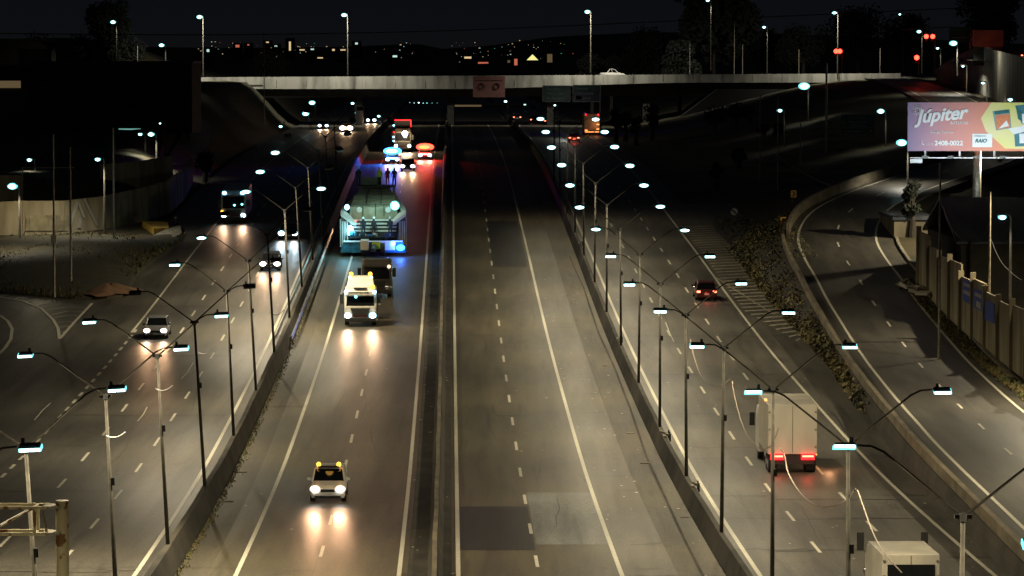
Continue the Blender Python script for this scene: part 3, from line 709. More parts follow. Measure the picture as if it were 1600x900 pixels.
g = MB(); yl = [(1548, 160.3), (1532, 185), (1540, 205), (1570, 232), (1640, 234), (1700, 235), (1700, 160.3)]
g.add([Vector(bp(*p)) for p in yl], [tuple(range(len(yl)))]); g.build('printed_picture', 'yel', bb)
def quadp(pts, m, off): 
    g = MB(); g.add([Vector(bp(*p))+Vector((0, -off, 0)) for p in pts], [tuple(range(len(pts)))]); return g.build('printed_picture', m, bb)
quadp([(1550, 174), (1577, 171), (1580, 200), (1556, 204)], 'batt', .012); quadp([(1555, 180), (1577, 178), (1578, 199), (1557, 202)], 'borange', .02); quadp([(1560, 201), (1572, 188), (1576, 197)], 'bprint', .026)
quadp([(1552, 174), (1575, 171), (1577, 176), (1554, 179)], 'bteal', .024)
quadp([(1585, 165), (1620, 162), (1620, 192), (1596, 194)], 'batt2', .012); quadp([(1596, 178), (1622, 176), (1622, 193), (1597, 193)], 'bprint', .02); quadp([(1586, 165), (1596, 175), (1596, 190), (1590, 186)], 'bteal', .03)
quadp([(1575, 201), (1600, 196), (1640, 200), (1600, 206), (1584, 210)], 'bprint', .016); quadp([(1584, 206), (1640, 202), (1640, 226), (1586, 229)], 'batt2', .012); quadp([(1592, 209), (1640, 206), (1640, 222), (1593, 224)], 'bprint', .03)
quadp([(1519, 209), (1550, 209), (1550, 230), (1519, 230)], 'bprint', .03)
text('Júpiter', 19*k_*1.48, Vector(bp(1432, 192))+Vector((0, -.04, 0)), 'bprint', bb, shear=.35, bold=.05, sx=1.02).rotation_euler = (R(90), R(-5.5), 0)
text('BATERIAS', 5.2*k_*1.25, Vector(bp(1484, 194))+Vector((0, -.04, 0)), 'bprint', bb)
text('Energia Superior', 5.5*k_, Vector(bp(1453, 208))+Vector((0, -.04, 0)), 'bprint', bb)
text('(11)', 5*k_*1.1, Vector(bp(1449, 226.5))+Vector((0, -.04, 0)), 'bprint', bb)
text('2408-0022', 8*k_*1.28, Vector(bp(1460, 227))+Vector((0, -.04, 0)), 'bprint', bb, bold=.02)
g = MB(); pp = [bp(1440, 220), bp(1440, 224), bp(1444, 227)]; g.tube([Vector(p)+Vector((0, -.04, 0)) for p in pp], .05, 5); g.build('phone_symbol', 'bprint', bb)
text('DISTRIBUIDOR', 2.9*k_, Vector(bp(1521, 213.5))+Vector((0, -.05, 0)), 'bteal', bb)
text('RAIO', 6.4*k_*1.2, Vector(bp(1523, 222.5))+Vector((0, -.05, 0)), 'bteal', bb, shear=.3, bold=.02)
g = MB()
for k in range(4):
    g.tube([Vector(bp(1433+8*math.cos(q*math.pi/8)*math.cos(k*.8)-3.2*math.sin(q*math.pi/8)*math.sin(k*.8), 172-8*math.cos(q*math.pi/8)*math.sin(k*.8)-3.2*math.sin(q*math.pi/8)*math.cos(k*.8)))+Vector((0, -.04, 0)) for q in range(17)], .018, 4)
g.build('printed_symbol', 'bprint', bb)
# structure below
g = MB(); g.tube([Vector(bp(1529, 236))+Vector((0, .9, 0)), Vector(bp(1529, 390))+Vector((0, .9, 0))], .36, 14); g.build('post', 'steel', bb, smooth=True)
for x in (1446, 1500, 1554, 1610, 1660):
    MB().box(Vector(bp(x, 241))+Vector((0, .3, 0)), (.16, .16, 10*k_)).build('strut', 'bprint', bb)
    MB().box(Vector(bp(x, 245))+Vector((0, -1.2, 0)), (.1, 2.6, .1)).build('bracket', 'steel', bb)
MB().box(Vector(bp(1560, 245))+Vector((0, -1.1, -.05)), (w+.1, .7, .08)).build('walkway', 'bprint', bb)
MB().box(Vector(bp(1429, 251))+Vector((0, -1.2, 0)), (19*k_, .08, 6*k_)).build('plate', 'bprint', bb)
for x in (1440, 1480, 1520, 1560, 1600, 1650):
    f_ = MB().box(Vector(bp(x, 246))+Vector((0, -2.4, .1)), (.5, .25, .2)).build('floodlight', 'housing', bb)
    light('AREA', Vector(bp(x, 247))+Vector((0, -5.0, 0)), 105, (.82, .97, 1.0), bb, target=Vector(bp(x, 180)), shape='RECTANGLE', size=.5, size_y=.2)

# ---------------------------------------------------------------- vehicles
def wheel(parent, x, y, r, w=.24):
    t = MB().tube([(x-w/2, y, r), (x+w/2, y, r)], r, 18).build('wheel', 'black', parent)
    MB().tube([(x-w/2-.01, y, r), (x+w/2+.01, y, r)], r*.58, 14).build('rim', 'chrome', t)
def beam(parent, x, y, z, power, col, down=.02, ang=17):
    col = (1, col[1]*.86, col[2]*.80) if col[1] < .8 else col
    light('SPOT', (x, y-.05, z), power*.75, col, parent, target=(x, y-14, z-.48), spot_size=R(19), spot_blend=1, shadow_soft_size=.12)
    light('SPOT', (x, y-.05, z), power*.22, col, parent, target=(x, y-14, z-1.2), spot_size=R(48), spot_blend=1, shadow_soft_size=.12)
def make_car(kind, paint, label, cat, L=4.3, Wd=1.78, H=1.5, hood=.27, trunk=.12, heads='head', rim='headwarm', head_on=True, tail_on=False, beamc=(1, .66, .38), bpow=900, extra=None, belt=.62, big=1.0):
    t = empty(kind, (0, 0, 0), 0, label, cat)
    hb = H*belt; y0 = -L/2; w2 = Wd/2
    def sec(y, w, zt_, zb_=.22, r=.12):
        return [Vector((-w+.06, y, zb_)), Vector((-w, y, zb_+.16)), Vector((-w, y, zt_-r-.08)), Vector((-w+.05, y, zt_-r*.4)), Vector((-w+.2, y, zt_)), Vector((w-.2, y, zt_)), Vector((w-.05, y, zt_-r*.4)), Vector((w, y, zt_-r-.08)), Vector((w, y, zb_+.16)), Vector((w-.06, y, zb_))]
    prof = [(0, .82, hb*.62, .30), (.02, .93, hb*.74, .24), (.08, .985, hb*.84, .2), (hood*.7, 1, hb*.94, .2), (hood, 1, hb, .2), (.5, 1.0, hb+.02, .2), (1-trunk, 1, hb, .2), (.95, .98, hb*.97, .22), (.99, .94, hb*.88, .26), (1, .86, hb*.8, .32)]
    MB().loft([sec(y0+f*L, w2*wf, zt_, zb_) for f, wf, zt_, zb_ in prof]).build('body', paint, t, smooth=False, bevel=.03)
    g = MB(); ya, yb = y0+hood*L, y0+(1-trunk)*L; ra, rb = ya+.16*L, yb-(.10*L if trunk > .05 else .05*L)
    g.loft([[Vector((-w2+.1, ya, hb-.04)), Vector((w2-.1, ya, hb-.04)), Vector((w2-.06, yb, hb-.04)), Vector((-w2+.06, yb, hb-.04))],
            [Vector((-w2*.80, ra, H-.06)), Vector((w2*.80, ra, H-.06)), Vector((w2*.80, rb, H-.06)), Vector((-w2*.80, rb, H-.06))]])
    g.build('windows', 'glass', t)
    g = MB(); g.loft([[Vector((-w2*.81, ra-.02, H-.07)), Vector((w2*.81, ra-.02, H-.07)), Vector((w2*.81, rb+.03, H-.07)), Vector((-w2*.81, rb+.03, H-.07))],
            [Vector((-w2*.70, ra+.15, H)), Vector((w2*.70, ra+.15, H)), Vector((w2*.70, rb-.1, H)), Vector((-w2*.70, rb-.1, H))]]); g.build('roof', paint, t)
    for s_ in (-1, 1):
        for q0, q1, rr in ((ya, ra, .045), (yb, rb, .06), ((ya+yb)/2+.1, (ra+rb)/2+.1, .045)):
            MB().tube([(s_*(w2-.07), q0, hb-.02), (s_*w2*.80, q1, H-.05)], rr, 5).build('pillar', paint, t)
    for s_ in (-1, 1):
        for yy in (y0+.19*L, y0+.81*L): wheel(t, s_*(w2-.1), yy, .33)
        MB().box((s_*(w2+.1), ya+.22, hb+.08), (.22, .12, .15)).build('mirror', paint, t, bevel=.03)
        hx = s_*(w2*.72); hz = hb*.70
        g = MB(); g.ell((hx, y0+.04, hz), (.24*big, .08, .17*big), m=0, n=14, k=8)  # headlamp ellipsoids made oversized to imitate glare
        if head_on: g.ell((hx, y0-.03, hz), (.185*big, .08, .13*big), m=1, n=14, k=8)
        g.build('headlight', [rim, heads] if head_on else ['chrome', 'chrome'], t, smooth=True)
        g = MB(); g.box((s_*w2*.76, -y0-.03, hb*.82), (.30, .12, .16)); g.build('tail_light', 'tailhot' if tail_on else 'red', t, bevel=.03)
        if head_on and bpow: beam(t, hx, y0-.15, hz, bpow, beamc)
    MB().box((0, y0-.02, hb*.62), (w2*.8, .06, .14)).build('grille', 'dark', t)
    MB().box((0, y0+.0, .30), (w2*1.5, .08, .14)).build('bumper_vent', 'dark', t)
    MB().box((0, y0-.035, .42), (.4, .02, .12)).build('number_plate', 'text', t); MB().box((0, -y0+.01, hb*.6), (.4, .02, .12)).build('number_plate', 'text', t)
    if extra: extra(t, y0, w2, hb, H)
    return t
def park(t, u, Y, facing=-1, yaw=0):
    sl = math.atan((P(Y+3)-P(Y-3))/6)
    t.location = (UX(u, Y), Y, P(Y)+.02); rz = .0178 + yaw + (0 if facing < 0 else math.pi)
    t.rotation_euler = (sl if facing < 0 else -sl, 0, rz)
def at_u(x, y): p = ground(x, y); return p.x+SK(p.y), p.y

def beacons(t, y0, w2, hb, H):
    MB().box((0, -.4, H+.05), (1.1, .25, .07)).build('light_bar', 'dark', t)
    for s_ in (-1, 1): MB().ell((s_*.52, -.42, H+.16), (.12, .12, .13), n=10, k=6).build('beacon', 'amber', t, smooth=True)
    light('POINT', (0, -.5, H+.9), 5, (1, .5, .1), t, shadow_soft_size=.2)
c = make_car('escort_car', 'white', 'white pilot car with amber roof beacons leading the convoy', 'car', L=4.4, Wd=1.8, H=1.62, hood=.25, trunk=.03, extra=beacons, bpow=1500, big=1.15)
u, Y = at_u(512, 787); park(c, u, Y+2.2)
c = make_car('car', 'silver', 'small silver car with white headlights on the left road, nearest there', 'car', big=1.15, bpow=1300); u, Y = at_u(243, 530); park(c, u, Y+2)
c = make_car('car', 'grey', 'dark car with warm headlights beside the left lamp row', 'car', big=1.4, bpow=1300); u, Y = at_u(422, 424); park(c, u, Y+2)
c = make_car('car', 'grey', 'car with bluish white headlights ahead of the coach on the left road', 'car', rim='headrim', big=1.6, beamc=(.7, .9, 1), bpow=1300); u, Y = at_u(450, 375); park(c, u, Y+2)
c = make_car('car', 'red', 'dark red car driving away with lit tail lamps on the right road', 'car', head_on=False, tail_on=True, big=1); u, Y = at_u(1104, 471); park(c, u, Y+2, 1)
light('POINT', (0, 2.8, .6), 6, (1, .08, .05), c, shadow_soft_size=.1)
c = make_car('car', 'grey', 'dark car with red tail lamps far up the right road, ahead of the bus', 'car', head_on=False, tail_on=True, big=1); u, Y = at_u(897, 223); park(c, u, Y+2, 1)
light('POINT', (0, 2.6, .8), 60, (1, .1, .05), c, shadow_soft_size=.1)
def policebar(m, core, col):
    def f(t, y0, w2, hb, H):
        g = MB(); g.ell((0, -.1, H+.2), (1.25, .35, .52), m=0, n=16, k=8); g.ell((-.1, -.40, H+.2), (.75, .2, .24), m=1, n=14, k=8); g.build('light_bar', [m, core], t, smooth=True)  # bar swollen into big ellipsoids that stand in for its glow
        light('SPOT', (0, -1.2, H+.5), 6500, col, t, target=(-.8, -3.4, 0), spot_size=R(125), spot_blend=.8, shadow_soft_size=.3)
    return f
c = make_car('police_car', 'white', 'police car with a glaring blue light bar behind the load', 'police car', rim='headrim', big=1.25, bpow=1600, extra=policebar('bluelt', 'bluecore', (.03, .12, 1.0))); u, Y = at_u(613, 257); park(c, u, Y+2)
c = make_car('police_car', 'white', 'police car with a glaring red light bar behind the load', 'police car', rim='headrim', big=1.35, bpow=1800, extra=policebar('redlt', 'marker', (1.0, .02, .02))); u, Y = at_u(664, 250); park(c, u, Y+2)
c = make_car('car', 'grey', 'dark car following close behind the load between the police cars', 'car', big=1.35, bpow=1800); u, Y = at_u(637, 268); park(c, u, Y+2)

# truck cab generic
def make_truck(label, cab='cream', L=6.2, Wd=2.5, H=3.1, box=None, boxm='boxw', head=True, tail=False, name='truck', tops='amber', cat='truck', bpow=1800):
    t = empty(name, (0, 0, 0), 0, label, cat); w2 = Wd/2; y0 = -L/2; cl = 2.1
    def s4(y, zb_, zt_, w): return [Vector((-w, y, zb_)), Vector((w, y, zb_)), Vector((w, y, zt_-.12)), Vector((w-.14, y, zt_)), Vector((-w+.14, y, zt_)), Vector((-w, y, zt_-.12))]
    MB().loft([s4(y0+.03, .55, 1.55, w2*.95), s4(y0+.10, .45, 1.75, w2), s4(y0+.35, .45, H-.35, w2), s4(y0+.75, .45, H, w2), s4(y0+cl, .45, H, w2)]).build('cab', cab, t, bevel=.05)
    MB().loft([[Vector((-w2*.88, y0+.05, 1.62)), Vector((w2*.88, y0+.05, 1.62)), Vector((w2*.84, y0+.28, H-.62)), Vector((-w2*.84, y0+.28, H-.62))],
               [Vector((-w2*.88, y0+.3, 1.62)), Vector((w2*.88, y0+.3, 1.62)), Vector((w2*.84, y0+.5, H-.62)), Vector((-w2*.84, y0+.5, H-.62))]][::1]).build('windscreen', 'glass', t)
    MB().loft([[Vector((-w2*.62, y0-.01, 1.45)), Vector((w2*.62, y0-.01, 1.45)), Vector((w2*.45, y0-.01, .8)), Vector((-w2*.45, y0-.01, .8))], [Vector((-w2*.62, y0+.1, 1.45)), Vector((w2*.62, y0+.1, 1.45)), Vector((w2*.45, y0+.1, .8)), Vector((-w2*.45, y0+.1, .8))]]).build('grille', 'dark', t)
    MB().box((0, y0-.06, .55), (Wd*.98, .25, .34)).build('bumper', 'dark', t, bevel=.04)
    MB().box((0, y0-.08, .86), (Wd*.5, .06, .12)).build('badge_panel', 'red', t)
    MB().box((0, y0+.1, H-.52), (Wd*.86, .35, .10)).build('sun_visor', cab, t)
    for s_ in (-1, 1):
        g = MB(); g.ell((s_*w2*.78, y0-.06, .86), (.30, .1, .27), m=0, n=14, k=8)
        if head: g.ell((s_*w2*.78, y0-.14, .88), (.23, .1, .21), m=1, n=14, k=8)
        g.build('headlight', ['headrim', 'head'] if head else ['chrome', 'chrome'], t, smooth=True)
        if head: beam(t, s_*w2*.78, y0-.25, .86, bpow, (1, .68, .42))
        MB().box((s_*(w2+.22), y0+.35, 2.15), (.3, .12, .75)).build('mirror', 'dark', t, bevel=.03)
        wheel(t, s_*(w2-.18), y0+1.25, .5, .32)
        for yy in ((L/2-1.6, L/2-.6) if L > 7 else (L/2-.9,)): wheel(t, s_*(w2-.28), yy, .5, .5)
        if tail:
            g = MB(); g.box((s_*w2*.64, L/2+.06, .92), (.74, .08, .34)); g.box((s_*w2*.64, L/2+.10, .95), (.62, .06, .09), m=1); g.build('tail_light', ['tail', 'tailhot'], t)
            light('POINT', (s_*w2*.62, L/2+.6, .8), 9, (1, .06, .03), t, shadow_soft_size=.1)
    MB().box((0, .9, .85), (.95, L-1.8, .25)).build('chassis', 'dark', t)
    if box:
        bl, bh, bz = box; yc = L/2-bl/2
        MB().box((0, yc, bz+bh/2), (Wd+.06, bl, bh)).build('box_body', boxm, t, bevel=.03)
        g = MB()
        g.box((0, L/2+.008, bz+bh/2), (.025, .016, bh*.94), m=0)
        g.build('door_seam', 'conc', t)
        for q in (-1, 1):
            for zz in (.15, .5, .85): MB().box((q*(Wd/2-.05), L/2+.02, bz+bh*zz), (.10, .05, .07)).build('hinge', 'steel', t)
        MB().box((0, L/2-.05, bz-.25), (Wd*.95, .1, .35)).build('rear_bumper', 'dark', t)
    return t
# lead tractor of the convoy
c = make_truck('cream tractor truck with roof beacons pulling the oversize load', L=7.6, H=3.05)
L2 = -3.8
MB().loft([[Vector((-1.1, L2+.6, 3.0)), Vector((1.1, L2+.6, 3.0)), Vector((1.1, L2+2.1, 3.0)), Vector((-1.1, L2+2.1, 3.0))], [Vector((-.95, L2+1.4, 3.75)), Vector((.95, L2+1.4, 3.75)), Vector((.95, L2+2.0, 3.85)), Vector((-.95, L2+2.0, 3.85))]]).build('air_deflector', 'cream', c, bevel=.04)
MB().box((0, L2+.62, 2.98), (1.0, .5, .10)).build('roof_hatch', 'dark', c)
MB().box((0, L2+.12, 2.62), (2.0, .12, .26)).build('name_board', 'text', c); text('EXCEDENTE', .26, (-.92, L2+.04, 2.55), 'dark', c, sx=1.1)
for s_ in (-1, 1):
    MB().ell((s_*.75, L2+1.7, 3.98), (.17, .17, .17), n=10, k=6).build('beacon', 'amber', c, smooth=True)
    MB().ell((s_*1.12, L2+.14, 2.72), (.15, .12, .13), n=10, k=6).build('marker_light', 'bluecore', c, smooth=True)
    MB().ell((s_*.85, L2+1.45, 3.72), (.11, .11, .11), n=10, k=6).build('marker_light', 'bluecore', c, smooth=True)
MB().ell((.95, L2+.5, 3.08), (.2, .16, .18), n=10, k=6).build('beacon', 'amber', c, smooth=True)
MB().ell((-.35, L2+.10, 2.35), (.11, .1, .11), n=10, k=6).build('windscreen_lamp', 'tealmark', c, smooth=True)
MB().box((0, 1.8, 1.9), (2.2, 2.6, 1.3)).build('ballast_box', 'ribs', c, bevel=.05)
light('POINT', (0, L2-.4, 4.6), 22, (1, .62, .3), c, shadow_soft_size=.2)
u, Y = at_u(563, 511); park(c, u, Y+3.8)
# second tractor right behind, offset to the right
c = make_truck('dark tractor truck close behind the cream one, mostly hidden', cab='ribs', L=7, H=3.2, head=False, name='truck'); u2, Y2 = at_u(588, 470); park(c, u2, Y2+5)
MB().ell((1.05, -3.7, 2.7), (.16, .12, .16), n=10, k=6).build('marker_light', 'headwarm', c, smooth=True)

# oversize load
u, Y = at_u(583, 402); Y += 0
t = empty('oversize_trailer', (0, 0, 0), 0, 'huge wide trailer with blue skirts and steel sides carrying the oversize load', 'trailer')
WW = 6.3
g = MB(); g.loft([[Vector((-.9, -1.15, .45)), Vector((.9, -1.15, .45)), Vector((.9, -1.0, 1.3)), Vector((-.9, -1.0, 1.3))], [Vector((-.9, .8, .5)), Vector((.9, .8, .5)), Vector((.9, .8, 1.5)), Vector((-.9, .8, 1.5))]]); g.build('neck', 'dark', t)
for s_ in (-1, 1):
    g = MB(); g.loft([[Vector((s_*x, y, z)) for x, z in ((.95, .35), (WW/2, .35), (WW/2-.3, 1.35), (.95, 1.35))] for y in (-1.2, .8)]); g.build('front_skirt', 'blue', t, bevel=.05)
MB().box((1.45, -1.2, 1.0), (1.3, .12, .8)).build('placard', 'bprint', t); MB().box((.35, -1.2, 1.05), (.9, .11, .7)).build('placard', 'hivis', t)
MB().box((0, -1.25, 1.45), (5.6, .12, .12)).build('cross_beam', 'bprint', t)
for s_ in (-1, 1):
    MB().tube([(s_*.9-.22, -1.9, .75), (s_*.9+.22, -1.9, .75)], .62, 18).build('wheel', 'black', t)
    tp = lambda y: 1 - .42*sst(y, 0, 16)
    g = MB()
    g.loft([[Vector((s_*2.5*tp(y), y, .5)), Vector((s_*3.05*tp(y), y, .5)), Vector((s_*3.05*tp(y), y, 3.55+.02*y)), Vector((s_*2.8*tp(y), y, 3.8+.02*y))] for y in (.2, 4, 8, 12, 16, 20)])
    g.build('side_girder', 'ribs', t)
    g = MB()
    for k in range(20): g.box((s_*3.12*tp(k+.6), .6+k, 2.1), (.14, .3, 2.7))
    for k in range(4): g.box((s_*(2.46+.16*k), .10, 2.0), (.07, .14, 2.5))
    g.build('side_ribs', 'boxw', t)
    g = MB(); g.loft([[Vector((s_*2.45, -.1, 3.75)), Vector((s_*3.1, -.1, 3.75)), Vector((s_*3.1, -.1, 4.1)), Vector((s_*2.45, -.1, 4.1))], [Vector((s_*1.6, -.6, 2.9)), Vector((s_*1.9, -.6, 2.9)), Vector((s_*1.9, -.6, 3.2)), Vector((s_*1.6, -.6, 3.2))]][::-1]); g.build('gusset', 'boxw', t)
    g = MB(); g.loft([[Vector((s_*2.62*tp(y), y, 3.95+.05*y)), Vector((s_*3.12*tp(y), y, 3.95+.05*y)), Vector((s_*3.12*tp(y), y, 4.2+.05*y)), Vector((s_*2.62*tp(y), y, 4.2+.05*y))] for y in (0, 3, 6, 9, 12, 15, 18)]); g.build('side_rail', 'boxw', t)
    for yy in range(2, 20, 3): MB().tube([(s_*1.2, yy, .5), (s_*1.75, yy, .5)], .48, 14).build('wheel', 'black', t)
g = MB(); g.box((.1, -3.4, 1.0), (.35, 4.4, .35)); g.build('drawbar', 'dark', t, bevel=.04); MB().box((-.75, -3.6, 1.35), (.75, 1.7, .9)).build('tool_box', 'boxw', t, bevel=.05)
MB().box((0, 10, .95), (3.2, 19, .35)).build('bed', 'dark', t)
MB().ell((2.6, -1.4, .85), (.42, .15, .3), n=12, k=6).build('blue_lamp', 'bluelt', t, smooth=True)
MB().ell((1.9, -1.4, 1.25), (.16, .12, .12), n=10, k=6).build('blue_lamp', 'bluecore', t, smooth=True)
light('POINT', (2.6, -2.0, .9), 260, (.05, .15, 1), t, shadow_soft_size=.2)
MB().ell((-2.2, -.3, 2.4), (.3, .12, .5), n=10, k=6).build('work_lamp', 'bluecore', t, smooth=True); MB().ell((-1.9, -.4, 3.25), (.3, .1, .14), n=10, k=6).build('tail_light', 'tail', t, smooth=True)
light('POINT', (-2.6, -1.6, 2.4), 200, (.3, .8, 1), t, shadow_soft_size=.2)
park(t, u, Y+1.5)
ld = empty('oversize_load', (0, 0, 0), 0, 'big tan covered machine with slatted front riding on the wide trailer', 'load')
g = MB(); g.loft([[Vector((-w, y, 3.3)), Vector((w, y, 3.3)), Vector((w*.95, y, z)), Vector((-w*.95, y, z))] for y, w, z in ((.6, 2.35, 4.55), (1.1, 2.3, 4.7), (5, 2.1, 5.25), (10, 1.6, 5.45), (13.5, 1.45, 5.5))]); g.build('casing', 'tan', ld, bevel=.06)
g = MB()
for x in (-.7, .7): g.loft([[Vector((x*f-.04, y, z)), Vector((x*f+.04, y, z)), Vector((x*f+.04, y, z+.08)), Vector((x*f-.04, y, z+.08))] for y, f, z in ((1.1, 1, 4.7), (5, .95, 5.25), (10, .8, 5.45), (13.4, .7, 5.5))])
for yy, z, w in ((1.1, 4.72, 4.3), (5, 5.27, 3.9), (9, 5.42, 3.1)): g.box((0, yy, z), (w, .12, .12))
g.build('cover_ribs', 'ribs', ld)
for x, s_ in ((-1.35, 1), (1.4, 1)): MB().tube([(x, .5, 4.3), (x, .66, 4.3)], .27, 14).build('round_hatch', 'boxw', ld)
g = MB()
for x in (-1.0, .2, 1.0): g.box((x, .56, 4.3), (.06, .06, 1.2))
g.build('seam', 'dark', ld)
g = MB()
for k in range(4): g.box((0, .1, 3.35-.34*k), (4.4, .14, .16))
g.build('front_slats', 'boxw', ld)
MB().box((0, .3, 2.45), (4.6, .2, 1.7)).build('front_plate', 'dark', ld)
for x in (-1.2, -.8, .3, .75, 1.2, 1.5): MB().tube([(x, .08, 1.95), (x, .2, 1.95)], .14, 10).build('pipe_end', 'boxw', ld)
MB().ell((2.05, -.2, 4.75), (.34, .2, .34), n=12, k=8).build('work_lamp', 'led', ld, smooth=True); MB().ell((2.05, -.12, 4.75), (.46, .18, .46), n=12, k=8).build('lamp_halo', 'ledhalo', ld, smooth=True)  # larger outer ellipsoid glows as the work lamp's halo
MB().ell((-2.5, -.1, 4.6), (.22, .15, .26), n=12, k=8).build('work_lamp', 'bluecore', ld, smooth=True)
light('POINT', (.2, -1.8, 4.5), 230, (.45, .95, .95), ld, shadow_soft_size=.2)
light('POINT', (1.2, .2, 7.2), 260, (.45, .95, .95), ld, shadow_soft_size=.2)  # added fill light over the load's cover, no fixture at this point
park(ld, u, Y+1.5)
ld.location.z += 0
rq = random.Random(4)
for k in range(10):
    MB().box((rq.uniform(-2.1, 2.1), -.95+rq.uniform(-.1, .3), 1.95+rq.uniform(0, .25)), (rq.uniform(.2, .6), rq.uniform(.2, .4), rq.uniform(.15, .45)), rz=rq.uniform(-.4, .4)).build('equipment_box', rq.choice(['dark', 'ribs', 'blue', 'rust']), t)
for x in (-2.6, -1.6, 1.2, 2.3): MB().tube([(x, -1.25, 1.5), (x+.1, -1.4, 2.3)], .035, 5).build('hose', 'dark', t)
# people on the load
def person(label, loc, vest='cloth', rz=0, pose=0):
    me = bpy.data.meshes.new('person')
    a = .25*pose
    vs = [(0, 0, .95), (0, 0, 1.2), (0, 0, 1.45), (0, 0, 1.55), (0, -.02, 1.7), (-.1, 0, .9), (-.12, .03*pose, .5), (-.13, .05*pose, .06), (-.13, -.12, .03), (.1, 0, .9), (.12, -.05*pose, .5), (.13, -.03, .06), (.13, -.15, .03),
          (-.19, 0, 1.42), (-.26, -.03, 1.15), (-.24, -.12-a, .92), (-.24, -.18-a, .84), (.19, 0, 1.42), (.26, -.03, 1.15), (.24, -.1-a, .92), (.24, -.16-a, .84)]
    es = [(0, 1), (1, 2), (2, 3), (3, 4), (0, 5), (5, 6), (6, 7), (7, 8), (0, 9), (9, 10), (10, 11), (11, 12), (2, 13), (13, 14), (14, 15), (15, 16), (2, 17), (17, 18), (18, 19), (19, 20)]
    rr = [.15, .15, .17, .065, .11, .1, .07, .05, .045, .1, .07, .05, .045, .07, .05, .038, .04, .07, .05, .038, .04]
    me.from_pydata(vs, es, []); me.materials.append(M[vest]); me.materials.append(M['skin'])
    o = bpy.data.objects.new('person', me); COL.objects.link(o)
    o.modifiers.new('skin', 'SKIN'); 
    if not me.skin_vertices: me.attributes
    for i, v in enumerate(me.skin_vertices[0].data): v.radius = (rr[i], rr[i])
    me.skin_vertices[0].data[0].use_root = True
    sb = o.modifiers.new('sub', 'SUBSURF'); sb.levels = 1; sb.render_levels = 1
    o.location = loc; o.rotation_euler = (0, 0, rz); tag(o, label, 'person', 'workers on the oversize load')
    h = MB().ell((0, -.02, 1.76), (.125, .14, .1), n=10, k=6).build('helmet', 'bprint', o, smooth=True)
    if vest == 'hivis': MB().box((0, 0, .5), (.34, .24, .75), top=(.8, .8)).build('trousers', 'cloth', o)
    return o
base = ld.location
def on(dx, dy, dz): return (base.x+dx, base.y+dy, base.z+dz)
# platform at the rear of the load for the workers
MB().box((0, 13.0, 5.62), (3.9, 2.4, .1)).build('platform', 'ribs', ld)
MB().box((-.6, 14.1, 6.0), (1.8, .08, .8)).build('tail_board', 'tan', ld)
def onload(dx, dy, dz):
    return ld.matrix_basis @ Vector((dx, dy, dz))
person('person in a yellow safety vest standing on top of the load', onload(.35, 12.4, 5.67), 'hivis')
person('person in a red jacket standing on top of the load beside the yellow vest', onload(1.15, 12.4, 5.67), 'redcloth')
person('person in dark clothes at the right end of the load platform', onload(1.8, 12.6, 5.67), 'cloth')
person('person in dark clothes at the left end of the load platform', onload(-1.75, 12.6, 5.67), 'cloth')
MB().box((0, -.55, 1.82), (3.6, .9, .08)).build('walkway', 'dark', ld)
person('person in dark clothes before the slats, left of the trailer front', onload(-.95, -.6, 1.86), 'cloth', pose=1)
person('person in dark clothes before the slats, middle of the trailer front', onload(.05, -.6, 1.86), 'cloth', rz=.6)
person('person in dark clothes before the slats, right of the trailer front', onload(1.6, -.6, 1.86), 'cloth', rz=-.4)

# coach on the left road
t = make_truck('tall coach with teal roof lamps coming down the left road', cab='silver', L=11, Wd=2.6, H=3.5, box=(8.8, 2.9, .6), boxm='silver', name='coach', cat='bus', bpow=1500)
for s_ in (-1, 1): MB().ell((s_*.95, -5.45, 3.25), (.22, .12, .17), n=10, k=6).build('roof_lamp', 'bluecore', t, smooth=True)
MB().ell((.1, -5.5, 1.95), (.12, .1, .1), n=8, k=6).build('marker_light', 'tealmark', t, smooth=True); MB().ell((.9, -5.5, 2.05), (.12, .1, .1), n=8, k=6).build('marker_light', 'tealmark', t, smooth=True)
MB().ell((-1.2, -5.6, 1.3), (.15, .1, .15), n=8, k=6).build('indicator', 'amber', t, smooth=True)
u, Y = at_u(365, 350); park(t, u, Y+5.5)

# right road trucks
t = make_truck('white box truck with red tail lamps driving away on the right road', cab='white', L=8.2, Wd=2.65, box=(5.9, 2.75, 1.05), head=False, tail=True)
MB().box((1.3, 2.0, 3.84), (.12, .5, .12)).build('marker_light', 'marker', t)
g = MB(); g.box((-1.36, 2.2, 1.0), (.06, 3.2, .08)); g.build('side_marker', 'marker', t); 
MB().box((0, 4.02, .75), (2.4, .2, .5)).build('mudguard', 'dark', t)
u, Y = at_u(1238, 741); park(t, u, Y+4.1, 1)
light('POINT', (-2.2, 2.5, .7), 50, (1, .45, .2), t, shadow_soft_size=.2)
t = make_truck('pale van leaving at the bottom edge on the right road', cab='boxw', L=6.2, Wd=2.25, H=2.2, box=(4.6, 1.75, .55), head=False, name='van', cat='van')
MB().box((0, 3.13, 1.62), (1.9, .05, .55)).build('rear_window', 'glass', t)
u = 18.5; park(t, u, 141.5, 1)

